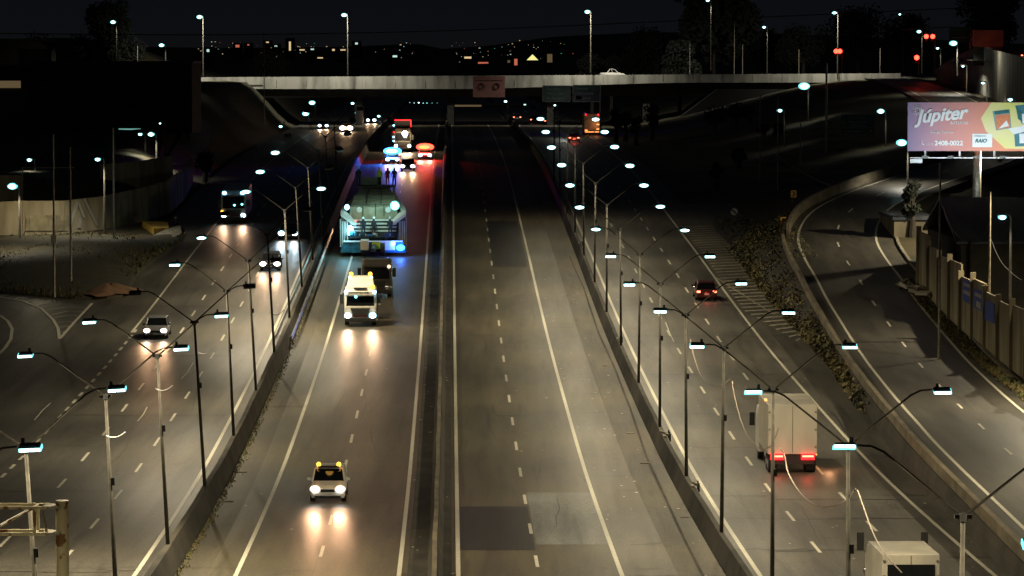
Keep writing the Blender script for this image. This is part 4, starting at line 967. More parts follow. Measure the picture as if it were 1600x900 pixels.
# bus far right
t = make_truck('tall bus seen from behind far up the right road, blue glow beside it', cab='silver', L=10, Wd=2.6, H=3.6, box=(9.4, 3.2, .5), boxm='tan', head=False, tail=False, name='bus', cat='bus')
for s_ in (-1, 1):
    MB().ell((s_*1.05, 5.1, 3.6), (.14, .1, .12), n=8, k=6).build('roof_lamp', 'tail', t, smooth=True)
for z in (1.1, 1.9): MB().box((-1.0 if True else 0, 5.06, z), (.42, .08, .16)).build('tail_light', 'marker', t)
MB().box((1.0, 5.06, .9), (.42, .08, .16)).build('tail_light', 'marker', t)
MB().box((0, 5.08, .62), (2.4, .08, .10)).build('rear_bumper_strip', 'marker', t)
u, Y = at_u(925, 212); park(t, u, Y+5, 1)
light('POINT', (-.6, 6.0, 2.0), 45, (1, .35, .15), t, shadow_soft_size=.2)
light('POINT', (.8, -6, 3.6), 500, (.12, .08, 1), t, shadow_soft_size=.3)

# tall truck with red outline behind the convoy
t = make_truck('tall truck with a red-lit top edge following the load', cab='ribs', L=9, Wd=2.5, H=3.4, box=(6.6, 3.7, .9), boxm='dark', name='truck', bpow=1500)
MB().box((0, -2.15, 4.62), (2.4, .1, .14)).build('marker_strip', 'tail', t); MB().box((1.2, -2.15, 4.1), (.14, .1, 1.0)).build('marker_strip', 'tail', t)
for z, m in ((3.9, 'bluecore'), (2.9, 'tail'), (2.2, 'bluecore'), (1.6, 'bluecore')): MB().ell((-1.3, -4.5, z), (.13, .1, .11), n=8, k=6).build('marker_light', m, t, smooth=True)
MB().ell((.35, -4.7, 2.7), (.42, .15, .42), n=12, k=8).build('spotlight', 'head', t, smooth=True); light('POINT', (.35, -5.4, 2.8), 900, (1, .75, .45), t, shadow_soft_size=.3)
u, Y = at_u(629, 238); park(t, u, Y+5)

# far oncoming traffic beyond, left road
for (x, y, sp_, lab, big) in ((505, 202, 0, 'oncoming car with greenish white headlights far up the left road, left one', 1.5), (541, 206, 0, 'oncoming car with dazzling warm headlights far up the left road', 2.6), (580, 193, 0, 'oncoming car with white headlights far up the left road, right one', 1.6)):
    c = make_car('car', 'grey', lab, 'car', big=big, rim='headrim' if big < 2 else 'headwarm', bpow=2500, beamc=(1, .7, .4)); u, Y = at_u(x, y); park(c, u, Y+2)
    if big > 2: light('POINT', (0, -3.2, 1.6), 700, (1, .6, .3), c, shadow_soft_size=.4)
# far red tail lamps under the bridge
for k, (x, y, lab) in enumerate([(857, 192, 'car with red tail lamps just past the right lamp row end'), (808, 186, 'car with dim red tail lamps under the right span of the bridge'), (835, 190, 'second car with red tail lamps below the green signs')]):
    c = make_car('car', 'grey', lab, 'car', head_on=False, tail_on=True); u, Y = at_u(x, y+3); park(c, u, min(Y+2, 800), 1)

# car on the bridge
c = make_car('car', 'white', 'white pickup crossing the bridge, only its top showing', 'car', L=5.0, H=1.9, hood=.28, trunk=.3, head_on=False)
p = at(957, 111, 690); c.location = (p.x, 690, p.z-1.45); c.rotation_euler = (0, 0, R(90)); light('POINT', (2.6, 0, 2.4), 60, (.5, .7, 1), c, shadow_soft_size=.3)

# motorcycle sized lights
def light_pair(): pass

# ---------------------------------------------------------------- traffic lights
for (xs_, y, Y, yb, lab) in (([1447, 1457], 57, 640, 115, 'pair of red traffic lights on an arm over the right junction'), ([1432], 90, 600, 118, 'single red traffic light near the right junction'), ([1306, 1312], 80, 660, 115, 'pair of red traffic lights near the right end of the bridge')):
    p = at(xs_[-1]+4, y, Y); zb_ = at(0, yb, Y).z; t = empty('traffic_light', (p.x, Y, zb_), 0, lab, 'traffic light')
    H = p.z-zb_; MB().tube([(0, 0, 0), (0, 0, H+.4)], .09, 6).build('pole', 'steel', t)
    for x in xs_:
        q = at(x, y, Y); dx = q.x-p.x
        hsg = MB().box((dx, -.15, H-.35), (.5, .3, 1.3)).build('signal_head', 'dark', t); MB().ell((dx, -.34, H), (.42, .12, .42), n=12, k=8).build('red_lamp', 'redlt', hsg, smooth=True)
        light('POINT', (dx, -1.0, H), 20, (1, .03, .02), t, shadow_soft_size=.3)
    MB().tube([(0, 0, H+.1), (at(xs_[0], y, Y).x-p.x, -.05, H+.1)], .05, 6).build('arm', 'steel', t)

# ---------------------------------------------------------------- left side: walls, island, mound
def wall_path(pts, h, th, m, name, label, cat='wall', tops=None, panels=0):
    t = empty(name, pts[0], 0, label, cat); o = Vector(pts[0]); g = MB(); secs = []
    for i, p in enumerate(pts):
        p = Vector(p); d = Vector(pts[min(i+1, len(pts)-1)])-Vector(pts[max(i-1, 0)]); d.z = 0; d.normalize(); n = Vector((d.y, -d.x, 0))*th/2; hh = h[i] if isinstance(h, (list, tuple)) else h
        q = p-o; secs.append([q-n-Vector((0, 0, 1)), q+n-Vector((0, 0, 1)), q+n+Vector((0, 0, hh)), q-n+Vector((0, 0, hh))])
    g.loft(secs); g.build('wall_face', m, t)
    g = MB()
    for i in range(len(pts)-1):
        a, b_ = Vector(pts[i])-o, Vector(pts[i+1])-o; L = (b_-a).length; k = max(1, int(L/3)); hh = h[i] if isinstance(h, (list, tuple)) else h
        for j in range(k): g.box(a.lerp(b_, j/k)+Vector((0, 0, hh/2)), (.22, th+.12, hh+.02), rz=math.atan2((b_-a).y, (b_-a).x))
    g.build('pilasters', m, t); return t
wp = [ground(x, y) for x, y in ((-30, 366), (36, 364), (100, 361), (160, 355), (215, 345), (262, 333), (285, 312), (300, 285))]
w_ = wall_path(wp, [3.2, 3.3, 3.1, 3.2, 3.4, 3.5, 3.2, 2.0], .3, 'panelc', 'boundary_wall', 'long stained boundary wall with faded graffiti curving along the left verge')
# faded graffiti: pale star-like strokes and pale lower wash, standing 3 mm proud
def wpt(x, y, off=.34):
    # point on the boundary wall's face through photo pixel column x
    for i in range(len(wp)-1):
        a, b_ = wp[i], wp[i+1]; xa, xb_ = a.x/a.y, b_.x/b_.y; r = ray(x, y); k = r.x/r.y
        if xa <= k <= xb_:
            t = (k*a.y-a.x)/((b_.x-a.x)-k*(b_.y-a.y)); p = a.lerp(b_, t); d = (b_-a); d.z = 0; d.normalize(); n = Vector((d.y, -d.x, 0))
            return Vector((p.x, p.y, CAMZ+r.z/r.y*p.y))+n*off
gf = MB()
for (a, b_, w2_) in (((118, 315), (106, 350), 5), ((120, 318), (128, 340), 4), ((128, 310), (148, 352), 4), ((112, 338), (130, 336), 3), ((122, 340), (120, 356), 5), ((132, 312), (118, 312), 3)):
    p0, p1, q0, q1 = wpt(a[0]-w2_/2, a[1]), wpt(a[0]+w2_/2, a[1]), wpt(b_[0]-w2_/2, b_[1]), wpt(b_[0]+w2_/2, b_[1])
    if all((p0, p1, q0, q1)): gf.add([p0, p1, q1, q0], [(0, 1, 2, 3)])
M['wash'] = mat('pale limewash', (.34, .29, .17), .9, col2=(.16, .135, .085), scale=.9)
gw = MB()
for x in range(38, 104, 6):
    qs = [wpt(x, 336, .33), wpt(x+5.6, 336, .33), wpt(x+5.6, 360, .33), wpt(x, 361, .33)]
    if all(qs): gw.add(qs, [(0, 1, 2, 3)])
for gg_, m_, nm in ((gf, 'whitepaint', 'graffiti'), (gw, 'wash', 'wash_panel')):
    o = gg_.build(nm, m_, w_); o.matrix_parent_inverse = Matrix.Translation(-Vector(wp[0]))
p0 = [at(160, 306, 392), at(215, 302, 396), at(268, 292, 402)]
wall_path([(p.x, p.y, p.z-1) for p in p0], 4.6, .4, 'panelc', 'house_wall', 'blank stained upper wall standing behind the left boundary wall')
p0 = [at(-20, 300, 372), at(36, 300, 372)]
wall_path([(p.x, p.y, p.z-3) for p in p0], 4.8, .4, 'conc_wall', 'yard_wall', 'lit wall piece at the left edge by the yard lamp')
light('POINT', tuple(at(60, 300, 348)), 900, (1, .85, .55), None, shadow_soft_size=.3)
# goal-like steel frame
t = empty('pipe_frame', at(35, 330, 372), 0, 'thin steel pipe frame rising behind the left boundary wall', 'frame')
a0 = t.location; q = [at(35, 262, 372)-a0, at(115, 262, 372)-a0]
MB().tube([(0, 0, -1), q[0]], .08, 6).build('post', 'steel', t); MB().tube([q[0], q[1]], .06, 6).build('crossbar', 'steel', t)
for (x, yt, yb, lab, bx_) in ((85, 210, 455, 'thin steel pole with a pale meter box standing in the grass', True), (111, 230, 430, 'plain thin steel pole in the grass, right of the boxed one', False), (178, 200, 375, 'tall thin steel pole before the upper left wall', False), (413, 50, 190, 'tall unlit pole left of the oncoming traffic, before the bridge', False),
                       (1187, 150, 345, 'tall unlit pole on the dark right bank, leftmost', False), (1215, 145, 350, 'tall unlit pole on the dark right bank, beside the small lamp', False), (1250, 180, 330, 'shorter unlit pole on the dark right bank', False), (1467, 255, 560, 'dark pole in front of the graffitied panel wall', False), (1545, 300, 560, 'thin dark pole behind the panel wall', False),
                       (1078, 65, 112, 'thin pole on the bridge before the big tree', False), (1147, 35, 116, 'tall concrete pole right of the big tree', False), (1160, 70, 116, 'short pole with a small box right of the big tree', False), (215, 72, 112, 'pale mast with a round head left of the bridge', False), (1248, 78, 114, 'short pale mast between the bridge lamps at right', False), (1375, 75, 120, 'pale pole before the right junction', False)):
    Y = {85: 285, 111: 292, 178: 345, 413: 600, 1187: 420, 1215: 400, 1250: 430, 1467: 240, 1545: 250}.get(x, 684)
    a = at(x, yb, Y); zt_ = at(x, yt, Y).z; t = empty('pole', (a.x, Y, a.z), 0, lab, 'pole', 'plain poles')
    MB().tube([(0, 0, -.5), (0, 0, zt_-a.z)], [.11, .07], 6).build('shaft', 'steel' if Y > 100 else 'dark', t)
    if bx_: MB().box((0, -.15, at(x, 374, Y).z-a.z), (.45, .25, .65)).build('meter_box', 'boxw', t)
# grass island
outl = [(-70, 440), (0, 459), (60, 464), (130, 470), (190, 468), (204, 452), (214, 432), (232, 414), (262, 396), (284, 378), (290, 366), (262, 366), (215, 375), (150, 366), (90, 368), (0, 372), (-70, 374)]
q = [ground(*p) for p in outl]; cen = sum(q, Vector())/len(q); g = MB(); rings = [(1, -.02), (.985, .16), (.9, .25), (.7, .45), (.4, .6), (.1, .62)]
vs = []
for k, (f, hgt) in enumerate(rings):
    for p in q:
        v = cen.lerp(p, f); vs.append((v.x, v.y, P(v.y)+hgt+(.12*math.sin(v.x*1.7+k)*math.cos(v.y*.9) if k > 1 else 0)))
n = len(q); fs = [(k*n+i, k*n+(i+1) % n, (k+1)*n+(i+1) % n, (k+1)*n+i) for k in range(len(rings)-1) for i in range(n)]+[tuple((len(rings)-1)*n+i for i in range(n))]
g.add(vs, fs); tag(g.build('verge', 'grass', smooth=True), kind='structure')
def inpoly(x, y, pl):
    r = False
    for i in range(len(pl)):
        (x1, y1), (x2, y2) = pl[i], pl[i-1]
        if (y1 > y) != (y2 > y) and x < (x2-x1)*(y-y1)/(y2-y1)+x1: r = not r
    return r
g = MB(); cnt = 0
while cnt < 5200:
    x, y = random.uniform(-40, 290), random.uniform(366, 470)
    if not inpoly(x, y, outl): continue
    if 128 < x < 215 and y > 436: continue
    p = ground(x, y); z = P(p.y)+.2; hh = random.uniform(.05, .28)*(1.8 if random.random() < .1 else 1); a = random.uniform(0, 6.3); w = random.uniform(.05, .16)
    f = 1-min(1, (p-cen).length/18); z += .35*f
    c_, s__ = math.cos(a)*w, math.sin(a)*w
    g.add([(p.x-c_, p.y-s__, z-.1), (p.x+c_, p.y+s__, z-.1), (p.x+c_*.3+random.uniform(-.15, .15), p.y+random.uniform(-.15, .15), z+hh)], [(0, 1, 2)]); cnt += 1
tag(g.build('grass', 'blades'), 'scrubby dry grass on the left verge island', 'grass', kind='stuff')
g = MB(); c0 = ground(172, 459); rows = []
for k in range(7):
    f = k/6
    for j in range(18):
        a = 2*math.pi*j/18; rr_ = (1-f)*(1+.18*math.sin(3*a+1)+.1*math.sin(7*a)); rows.append((c0.x+2.3*rr_*math.cos(a), c0.y+4.5*rr_*math.sin(a), c0.z+.1+.75*math.sin(f*math.pi/2)+.08*math.sin(5*a+k)))
g.add(rows, [(k*18+j, k*18+(j+1) % 18, (k+1)*18+(j+1) % 18, (k+1)*18+j) for k in range(6) for j in range(18)])
tag(g.build('dirt_mound', 'dirt', smooth=True), 'heap of orange dirt at the tip of the grass verge', 'dirt mound')
for i, (pl, m_, lab, hh) in enumerate((([(183, 400), (210, 398), (252, 386), (284, 370), (282, 358), (262, 362), (225, 380), (190, 394)], 'conc', 'low pale concrete kerb island at the left verge', .35), ([(222, 352), (262, 353), (264, 363), (240, 364)], 'yellow', 'yellow painted kerb end before the left boundary wall', .45))):
    q = [ground(*p) for p in pl]; g = MB(); g.loft([[Vector((p.x, p.y, p.z-.2)) for p in q], [Vector((p.x, p.y, p.z+hh)) for p in q]]); tag(g.build('kerb_island', m_), lab, 'kerb')
for (x, y, lab) in ((275, 352, 'short black bollard at the tip of the kerb island'), (104, 357, 'dark bin against the left boundary wall')):
    p = ground(x, y); t = empty('bollard', p, 0, lab, 'bollard'); MB().tube([(0, 0, 0), (0, 0, .95)], .17, 10).build('body', 'black', t); MB().tube([(0, 0, .7), (0, 0, .82)], .175, 10).build('band', 'steel', t)
# hill street on the left
def pave(pts, m, name='street', dz=.05):
    L = [at(*p) for p in pts]; g = MB(); n = len(L)//2
    g.add([v+Vector((0, 0, dz)) for v in L], [(2*i, 2*i+1, 2*i+3, 2*i+2) for i in range(n-1)]); return tag(g.build(name, m), kind='structure')
def tground(x, y):
    r = ray(x, y); Y = 120.0
    while Y < 1500:
        if CAMZ + r.z/r.y*Y <= T(r.x/r.y*Y, Y): break
        Y += .5
    return Vector((r.x/r.y*Y, Y, T(r.x/r.y*Y, Y)))
g = MB(); L = []
for p in ((250, 262, 300, 262), (262, 250, 308, 252), (268, 240, 318, 240), (276, 228, 326, 226), (283, 216, 331, 212), (288, 206, 328, 200), (290, 197, 322, 192), (288, 190, 312, 186)):
    qa, qb = tground(p[0], p[1]), tground(p[2], p[3])
    for k in range(7): q = qa.lerp(qb, k/6); L.append(Vector((q.x, q.y, T(q.x, q.y)+.28)))
g.add(L, [(7*i+k, 7*i+k+1, 7*i+k+8, 7*i+k+7) for i in range(7) for k in range(6)]); tag(g.build('street', 'road_l'), kind='structure')

# ---------------------------------------------------------------- right side panel wall
A = Vector((33.2, 282, 0)); B_ = Vector((33.9, 214, 0))
t = empty('panel_wall', (33.5, 248, ramp_at(248).z), 0, 'tall precast panel wall with blue and white graffiti above the slip road', 'wall')
n = 11; zoff = t.location
hts = [5.0, 4.6, 4.6, 5.0, 4.4, 4.9, 4.6, 4.6, 4.9, 4.8, 4.8]
for k in range(n):
    a = A.lerp(B_, k/n); b_ = A.lerp(B_, (k+.97)/n); z0 = ramp_at((a.y+b_.y)/2).z-.3
    g = MB(); L = (b_-a).length; c_ = (a+b_)/2; rz = math.atan2((b_-a).y, (b_-a).x)
    g.box((c_.x-zoff.x, c_.y-zoff.y, z0+hts[k]/2-zoff.z), (L, .14, hts[k]), rz=rz); g.build('panel', 'panelc', t)
    g = MB(); g.box((a.x-zoff.x-.1, a.y-zoff.y, z0+(hts[k]+.5)/2-zoff.z), (.28, .4, hts[k]+.4), rz=rz); g.build('pillar', 'panelc', t)
def onwall(x, y, off=.0):
    r = ray(x, y); k = r.x/r.y; tt = (k*A.y-A.x)/((B_.x-A.x)-k*(B_.y-A.y)); p = A.lerp(B_, tt); return Vector((p.x-.12-off, p.y, CAMZ+r.z/r.y*p.y))
gb, gw = MB(), MB()
for pl in ([(1507, 435), (1522, 441), (1522, 478), (1507, 468)], [(1525, 450), (1539, 456), (1539, 488), (1525, 480)], [(1542, 468), (1557, 475), (1557, 506), (1542, 499)]): gb.add([onwall(*p, .03) for p in pl], [(0, 1, 2, 3)])
for pl in ([(1509, 441), (1519, 445), (1519, 450), (1509, 446)], [(1509, 452), (1519, 457), (1519, 463), (1509, 458)], [(1527, 456), (1537, 461), (1537, 467), (1527, 462)], [(1529, 470), (1536, 473), (1536, 484), (1529, 479)]): gw.add([onwall(*p, .05) for p in pl], [(0, 1, 2, 3)])
for gg_, m_ in ((gb, 'bluepaint'), (gw, 'whitepaint')):
    o = gg_.build('graffiti', m_, t); o.matrix_parent_inverse = Matrix.Translation(-zoff)
# rubble by wall
t = empty('rubble_heap', (32.3, 279, ramp_at(279).z), 0, 'pale broken slabs dumped at the foot of the panel wall', 'rubble')
for k in range(16): 
    MB().box((random.uniform(-.7, .7), random.uniform(-5, 5), random.uniform(.1, .6)), (random.uniform(.4, 1), random.uniform(.4, 1.4), random.uniform(.1, .3)), rot=Euler((random.uniform(-.5, .5), random.uniform(-.5, .5), random.uniform(0, 3)))).build('slab', 'conc' if k % 3 else 'boxw', t)

# buildings
def building(name, loc, dims, label, m='brick', roofm='roof', pitched=True, wins=(), cat='building', rz=0):
    t = empty(name, loc, rz, label, cat); w, d, h = dims
    MB().box((0, 0, h/2), (w, d, h)).build('wall', m, t)
    g = MB()
    if pitched: g.loft([[Vector((-w/2-.4, -d/2-.4, h)), Vector((w/2+.4, -d/2-.4, h)), Vector((w/2+.4, 0, h+d*.14)), Vector((-w/2-.4, 0, h+d*.14))], [Vector((-w/2-.4, -d/2-.4, h-.2)), Vector((w/2+.4, -d/2-.4, h-.2)), Vector((w/2+.4, 0, h+d*.14-.2)), Vector((-w/2-.4, 0, h+d*.14-.2))]]); g.loft([[Vector((-w/2-.4, 0.01, h+d*.14)), Vector((w/2+.4, 0.01, h+d*.14)), Vector((w/2+.4, d/2+.4, h)), Vector((-w/2-.4, d/2+.4, h))], [Vector((-w/2-.4, 0.01, h+d*.14-.2)), Vector((w/2+.4, 0.01, h+d*.14-.2)), Vector((w/2+.4, d/2+.4, h-.2)), Vector((-w/2-.4, d/2+.4, h-.2))]])
    else: g.box((0, 0, h+.15), (w+.3, d+.3, .3))
    g.build('roof', roofm, t)
    for (x, z, ww, hh, mm_) in wins: MB().box((x, -d/2-.03, z), (ww, .08, hh)).build('window', mm_, t)
    return t
building('warehouse', (47.5, 285, 2.2), (24, 22, 6.2), 'dark warehouse with a bluish corrugated roof below the advertising board', wins=((-8, 3, 1.2, 1, 'dark'), (-3, 3, 1.2, 1, 'dark')))
building('shed', (36.2, 318, 3.2), (3.6, 12, 5.2), 'narrow pale shed wall between the slip road and the warehouse', m='conc_wall', pitched=False)
building('house', (41.5, 333, 3.0), (5, 9, 4.6), 'small dark flat-roofed house behind the narrow shed', m='dark', roofm='dark', pitched=False)
p = at(170, 200, 470); building('factory', (p.x, 480, 13), (22, 14, 9.5), 'dark industrial building with a glowing teal shopfront on the left hill', pitched=False, wins=((2.5, at(190, 210, 473).z-13, 3.0, 1.6, 'winblue'), (4, 8.2, 9, .5, 'dark'), (-6, 8.2, 5, .5, 'dark'), (1.0, 6.4, 6, .5, 'dark')))
p = at(60, 200, 560); building('factory', (p.x-5, 590, 14), (34, 18, 8), 'long dark building with faintly lit boards at the far left', pitched=False, wins=((6, 5, 7.0, 1.3, 'windim'), (-3, 5, 4.5, 1.2, 'windim')))
p = at(262, 120, 620); building('shop', (p.x, 630, 14), (5.5, 8, at(0, 132, 620).z-14), 'small dark building with white sign letters left of the bridge', pitched=False, wins=((-1.5, at(0, 128, 620).z-14, 1.4, .5, 'win2'), (.6, at(0, 128, 620).z-14, 1.4, .5, 'win2')))
p = at(18, 110, 600); building('silo', (p.x-1, 640, 10), (6, 6, at(0, 78, 600).z-10), 'pale tank-like block at the far left', m='conc_wall', pitched=False)
# beyond the bridge
building('noise_wall_shed', (at(755, 180, 930).x, 935, P(900)-.5), (20, 8, at(0, 176, 930).z-P(900)+2.6), 'long low shed with a warm lit interior seen under the bridge', pitched=False, wins=((-5.5, at(0, 182, 930).z-P(900)+.4, 7.6, 1.6, 'interior'), (4.5, at(0, 182, 930).z-P(900)+.4, 9, 1.6, 'windim'), (-5, at(0, 168, 930).z-P(900)+.5, 9, 1.4, 'windim')))
wall_path([tuple(at(x, 190, 960)) for x in (560, 600, 640, 690)], 3.6, .4, 'conc_wall', 'noise_wall', 'pale noise wall seen under the left span of the bridge')
light('POINT', tuple(at(620, 170, 940)), 900, (1, .75, .55), None, shadow_soft_size=.5)
# lamps far under bridge
FU = [(489, 160, 640, 1.5, 'led'), (479, 177, 600, 1.5, 'led'), (440, 231-34, 560, .8, 'led'), (552, 161, 760, 1.0, 'led'), (560, 160, 820, .8, 'led'), (558, 176, 700, .7, 'led'), (593, 181, 720, .9, 'led'), (712, 177, 900, 1.3, 'headwarm'), (739, 181, 900, .9, 'headwarm'), (791, 158, 800, 1.0, 'led'), (821, 163, 860, .8, 'headwarm'), (868, 164, 780, .7, 'led'), (693, 184, 880, .8, 'head'),
      (668, 161, 1000, .6, 'tealmark'), (655, 160, 1000, .6, 'led'), (648, 161, 1000, .45, 'led'), (676, 161, 1000, .45, 'win'), (662, 161, 1000, .5, 'led'), (641, 160, 1000, .35, 'win'), (684, 161, 1000, .35, 'win')]
for i, (x, y, Y, sz, m_) in enumerate(FU):
    far_lamp(x, y, Y, 190 if Y < 1000 else 176, '%s distant lamp from the left seen under the bridge' % (ORD[i] if i else 'leftmost'), sz, 0, m_, arm=.4, group='distant lamps seen beneath the bridge')

light('POINT', tuple(at(884, 168, 582)), 420, (.9, .95, .85), None, shadow_soft_size=.3)  # added fill light for the green gantry signs, without a fixture
# ---------------------------------------------------------------- retaining wall of upper road, right
wp2 = [at(1462, 118, 660), at(1492, 108, 620), at(1530, 110, 570), at(1570, 130, 520), at(1640, 160, 450)]
tops = [at(1462, 108, 660), at(1492, 88, 620), at(1530, 72, 570), at(1570, 82, 520), at(1640, 100, 450)]
g = MB(); secs = []
for a, b_ in zip(wp2, tops): secs.append([Vector((a.x, a.y, a.z-8)), Vector((b_.x, b_.y, b_.z)), Vector((b_.x+.6, b_.y+.6, b_.z)), Vector((a.x+.6, a.y+.6, a.z-8))])
for x_, y_ in ((1500, 92), (1530, 95), (1560, 115), (1590, 135)):
    light('POINT', tuple(at(x_, y_-12, 530 if x_ < 1550 else 470)), 380, (.95, .88, .66), None, shadow_soft_size=.3)
g.loft(secs); tag(g.build('retaining_wall', 'bridge'), 'pale stained retaining wall below the queue of brake lights at top right', 'wall')
for (x, lab) in ((1540, 'car with glowing brake lights on the upper road, left one'), (1562, 'car with glowing brake lights on the upper road, middle one'), (1588, 'car with glowing brake lights on the upper road, right one')):
    Y = 600; c = make_car('car', 'grey', lab, 'car', head_on=False, tail_on=True); p = at(x, 88, Y); c.location = (p.x, Y, p.z-.6); c.rotation_euler = (0, 0, math.pi)
    light('POINT', (0, 3, 1.2), 30, (1, .05, .03), c, shadow_soft_size=.2)
pave([(1480, 100, 640), (1640, 100, 640), (1500, 92, 590), (1660, 92, 590), (1520, 96, 540), (1700, 96, 540)], 'road_l', 'upper_road')
a = at(1483, 66, 600); c_ = at(1516, 42, 600); s_ = empty('road_sign', a, 0, 'dim green overhead sign above the upper road', 'road sign'); w, h = c_.x-a.x, c_.z-a.z
MB().box((w/2, 0, h/2), (w, .1, h)).build('panel', 'sign_g', s_); MB().box((w/2, -.07, h*.3), (w*.8, .04, .1)).build('lettering', 'textdim', s_); MB().tube([(0, .3, h), (-8, .3, h-.5)], .1, 6).build('arm', 'steel', s_); MB().tube([(w, .3, -5), (w, .3, h)], .12, 6).build('post', 'steel', s_)
a = at(1519, 73, 560); c_ = at(1568, 47, 560); w, h = c_.x-a.x, c_.z-a.z
s_ = empty('hoarding', a, 0, 'reddish lit hoarding board behind the queue of brake lights', 'hoarding'); M['redboard'] = mat('reddish board', (.22, .05, .035), .7, col2=(.12, .03, .02), scale=.5)
MB().box((w/2, 0, h/2), (w, .15, h)).build('panel', 'redboard', s_); MB().box((w/2, .1, -1.5), (w*.9, .2, 3)).build('frame', 'dark', s_); light('POINT', (w/2, -4, 0), 60, (1, .25, .12), s_, shadow_soft_size=.3)

# ---------------------------------------------------------------- foreground gantry
gy = 100.0; tp = at(97, 783, gy); t = empty('sign_gantry', (tp.x, gy, P(gy)), 0, 'rusty cream gantry post with a lattice arm at the bottom left corner', 'gantry')
H = tp.z-P(gy); MB().tube([(0, 0, 0), (0, 0, H)], .19, 20).build('post', 'rust', t, smooth=False)
MB().tube([(0, 0, H), (0, 0, H+.02)], .20, 20).build('cap', 'steel', t)
zl = at(0, 832, gy).z-P(gy); zu = at(0, 791, gy).z-P(gy)
g = MB()
for yy in (-.35, .35):
    for z in (zl, zu): g.box((-3.2, yy, z), (5.6, .09, .09))
    for k in range(4): g.box((-.75-k*1.4, yy, (zl+zu)/2), (.08, .08, zu-zl)); g.tube([(-.75-k*1.4, yy, zu), (-2.15-k*1.4, yy, zl)], .035, 5)
for k in range(4):
    for z in (zl, zu): g.box((-.75-k*1.4, 0, z), (.07, .7, .07))
g.build('lattice_arm', 'rust', t)
g = MB(); g.box((-.28, 0, zu), (.5, .7, .07)); g.box((-.28, 0, zl), (.5, .7, .07)); g.tube([(-.6, -.2, zu+.1), (-.42, -.2, zl)], .04, 5); g.build('mounting_plate', 'steel', t)

# ---------------------------------------------------------------- loose cables
def cable(pts, r, m, lab, name='cable', wig=0):
    q = [at(*p) for p in pts]; q = spline(q, 8); 
    if wig: q = [p+Vector((random.uniform(-wig, wig), 0, random.uniform(-wig, wig))) for p in q]
    g = MB(); g.tube(q, r, 5); return tag(g.build(name, m), lab, 'cable')
cable([(1219, 700, 132), (1226, 712, 132), (1232, 740, 131), (1252, 772, 126), (1276, 790, 121), (1300, 791, 115), (1322, 782, 109), (1337, 764, 106.5)], .022, 'cable', 'frayed pale cable sagging between the two nearest right-hand poles')
cable([(1340, 766, 106.5), (1352, 800, 105), (1363, 830, 104), (1380, 862, 103), (1409, 895, 102)], .02, 'cable', 'loose pale cable trailing over the rear of the leaving van')
cable([(1144, 596, 157), (1148, 620, 156), (1157, 655, 154), (1168, 680, 150), (1186, 700, 144), (1204, 697, 138), (1217, 668, 132.6)], .016, 'cable', 'thin cable sagging left of the white box truck', wig=.01)
cable([(1079, 530, 181), (1084, 556, 179), (1096, 588, 174), (1112, 602, 168), (1130, 600, 161), (1141, 592, 157.6)], .013, 'cable', 'thin cable between the third and fourth right-hand poles')
cable([(-30, 52, 320), (200, 54, 320), (400, 54, 320), (700, 48, 320), (1050, 33, 320), (1300, 22, 320), (1640, 6, 320)], .045, 'cabled', 'long dark power cable crossing the sky above the bridge')
cable([(1206, 235, 402), (1230, 255, 390), (1270, 278, 372), (1308, 294, 352)], .03, 'cable', 'pale stay wire running down to the slip road bend')
cable([(1474, 315, 250), (1480, 345, 250), (1505, 375, 250), (1535, 375, 250), (1545, 345, 250)], .018, 'dark', 'cable sagging between the poles behind the panel wall')
cable([(1545, 365, 250), (1565, 410, 246), (1600, 440, 240), (1640, 450, 236)], .018, 'dark', 'cable sagging off to the right behind the panel wall')
for (x, y, Y, dx, lab) in ((424, 489, 198, 20, 'short broken cable stub on a left-hand pole beside the third lamp'), (245, 607, 129, 25, 'short broken cable stub on the second left-hand pole'), (311, 550, 152, 20, 'short broken cable stub on the left-hand pole right of the silver car'), (168, 680, 106, 28, 'short broken cable stub on the nearest fully seen left-hand pole')):
    cable([(x-2, y, Y), (x+5, y+3, Y), (x+dx*.6, y+2, Y), (x+dx, y-5, Y)], .014, 'dark', lab)

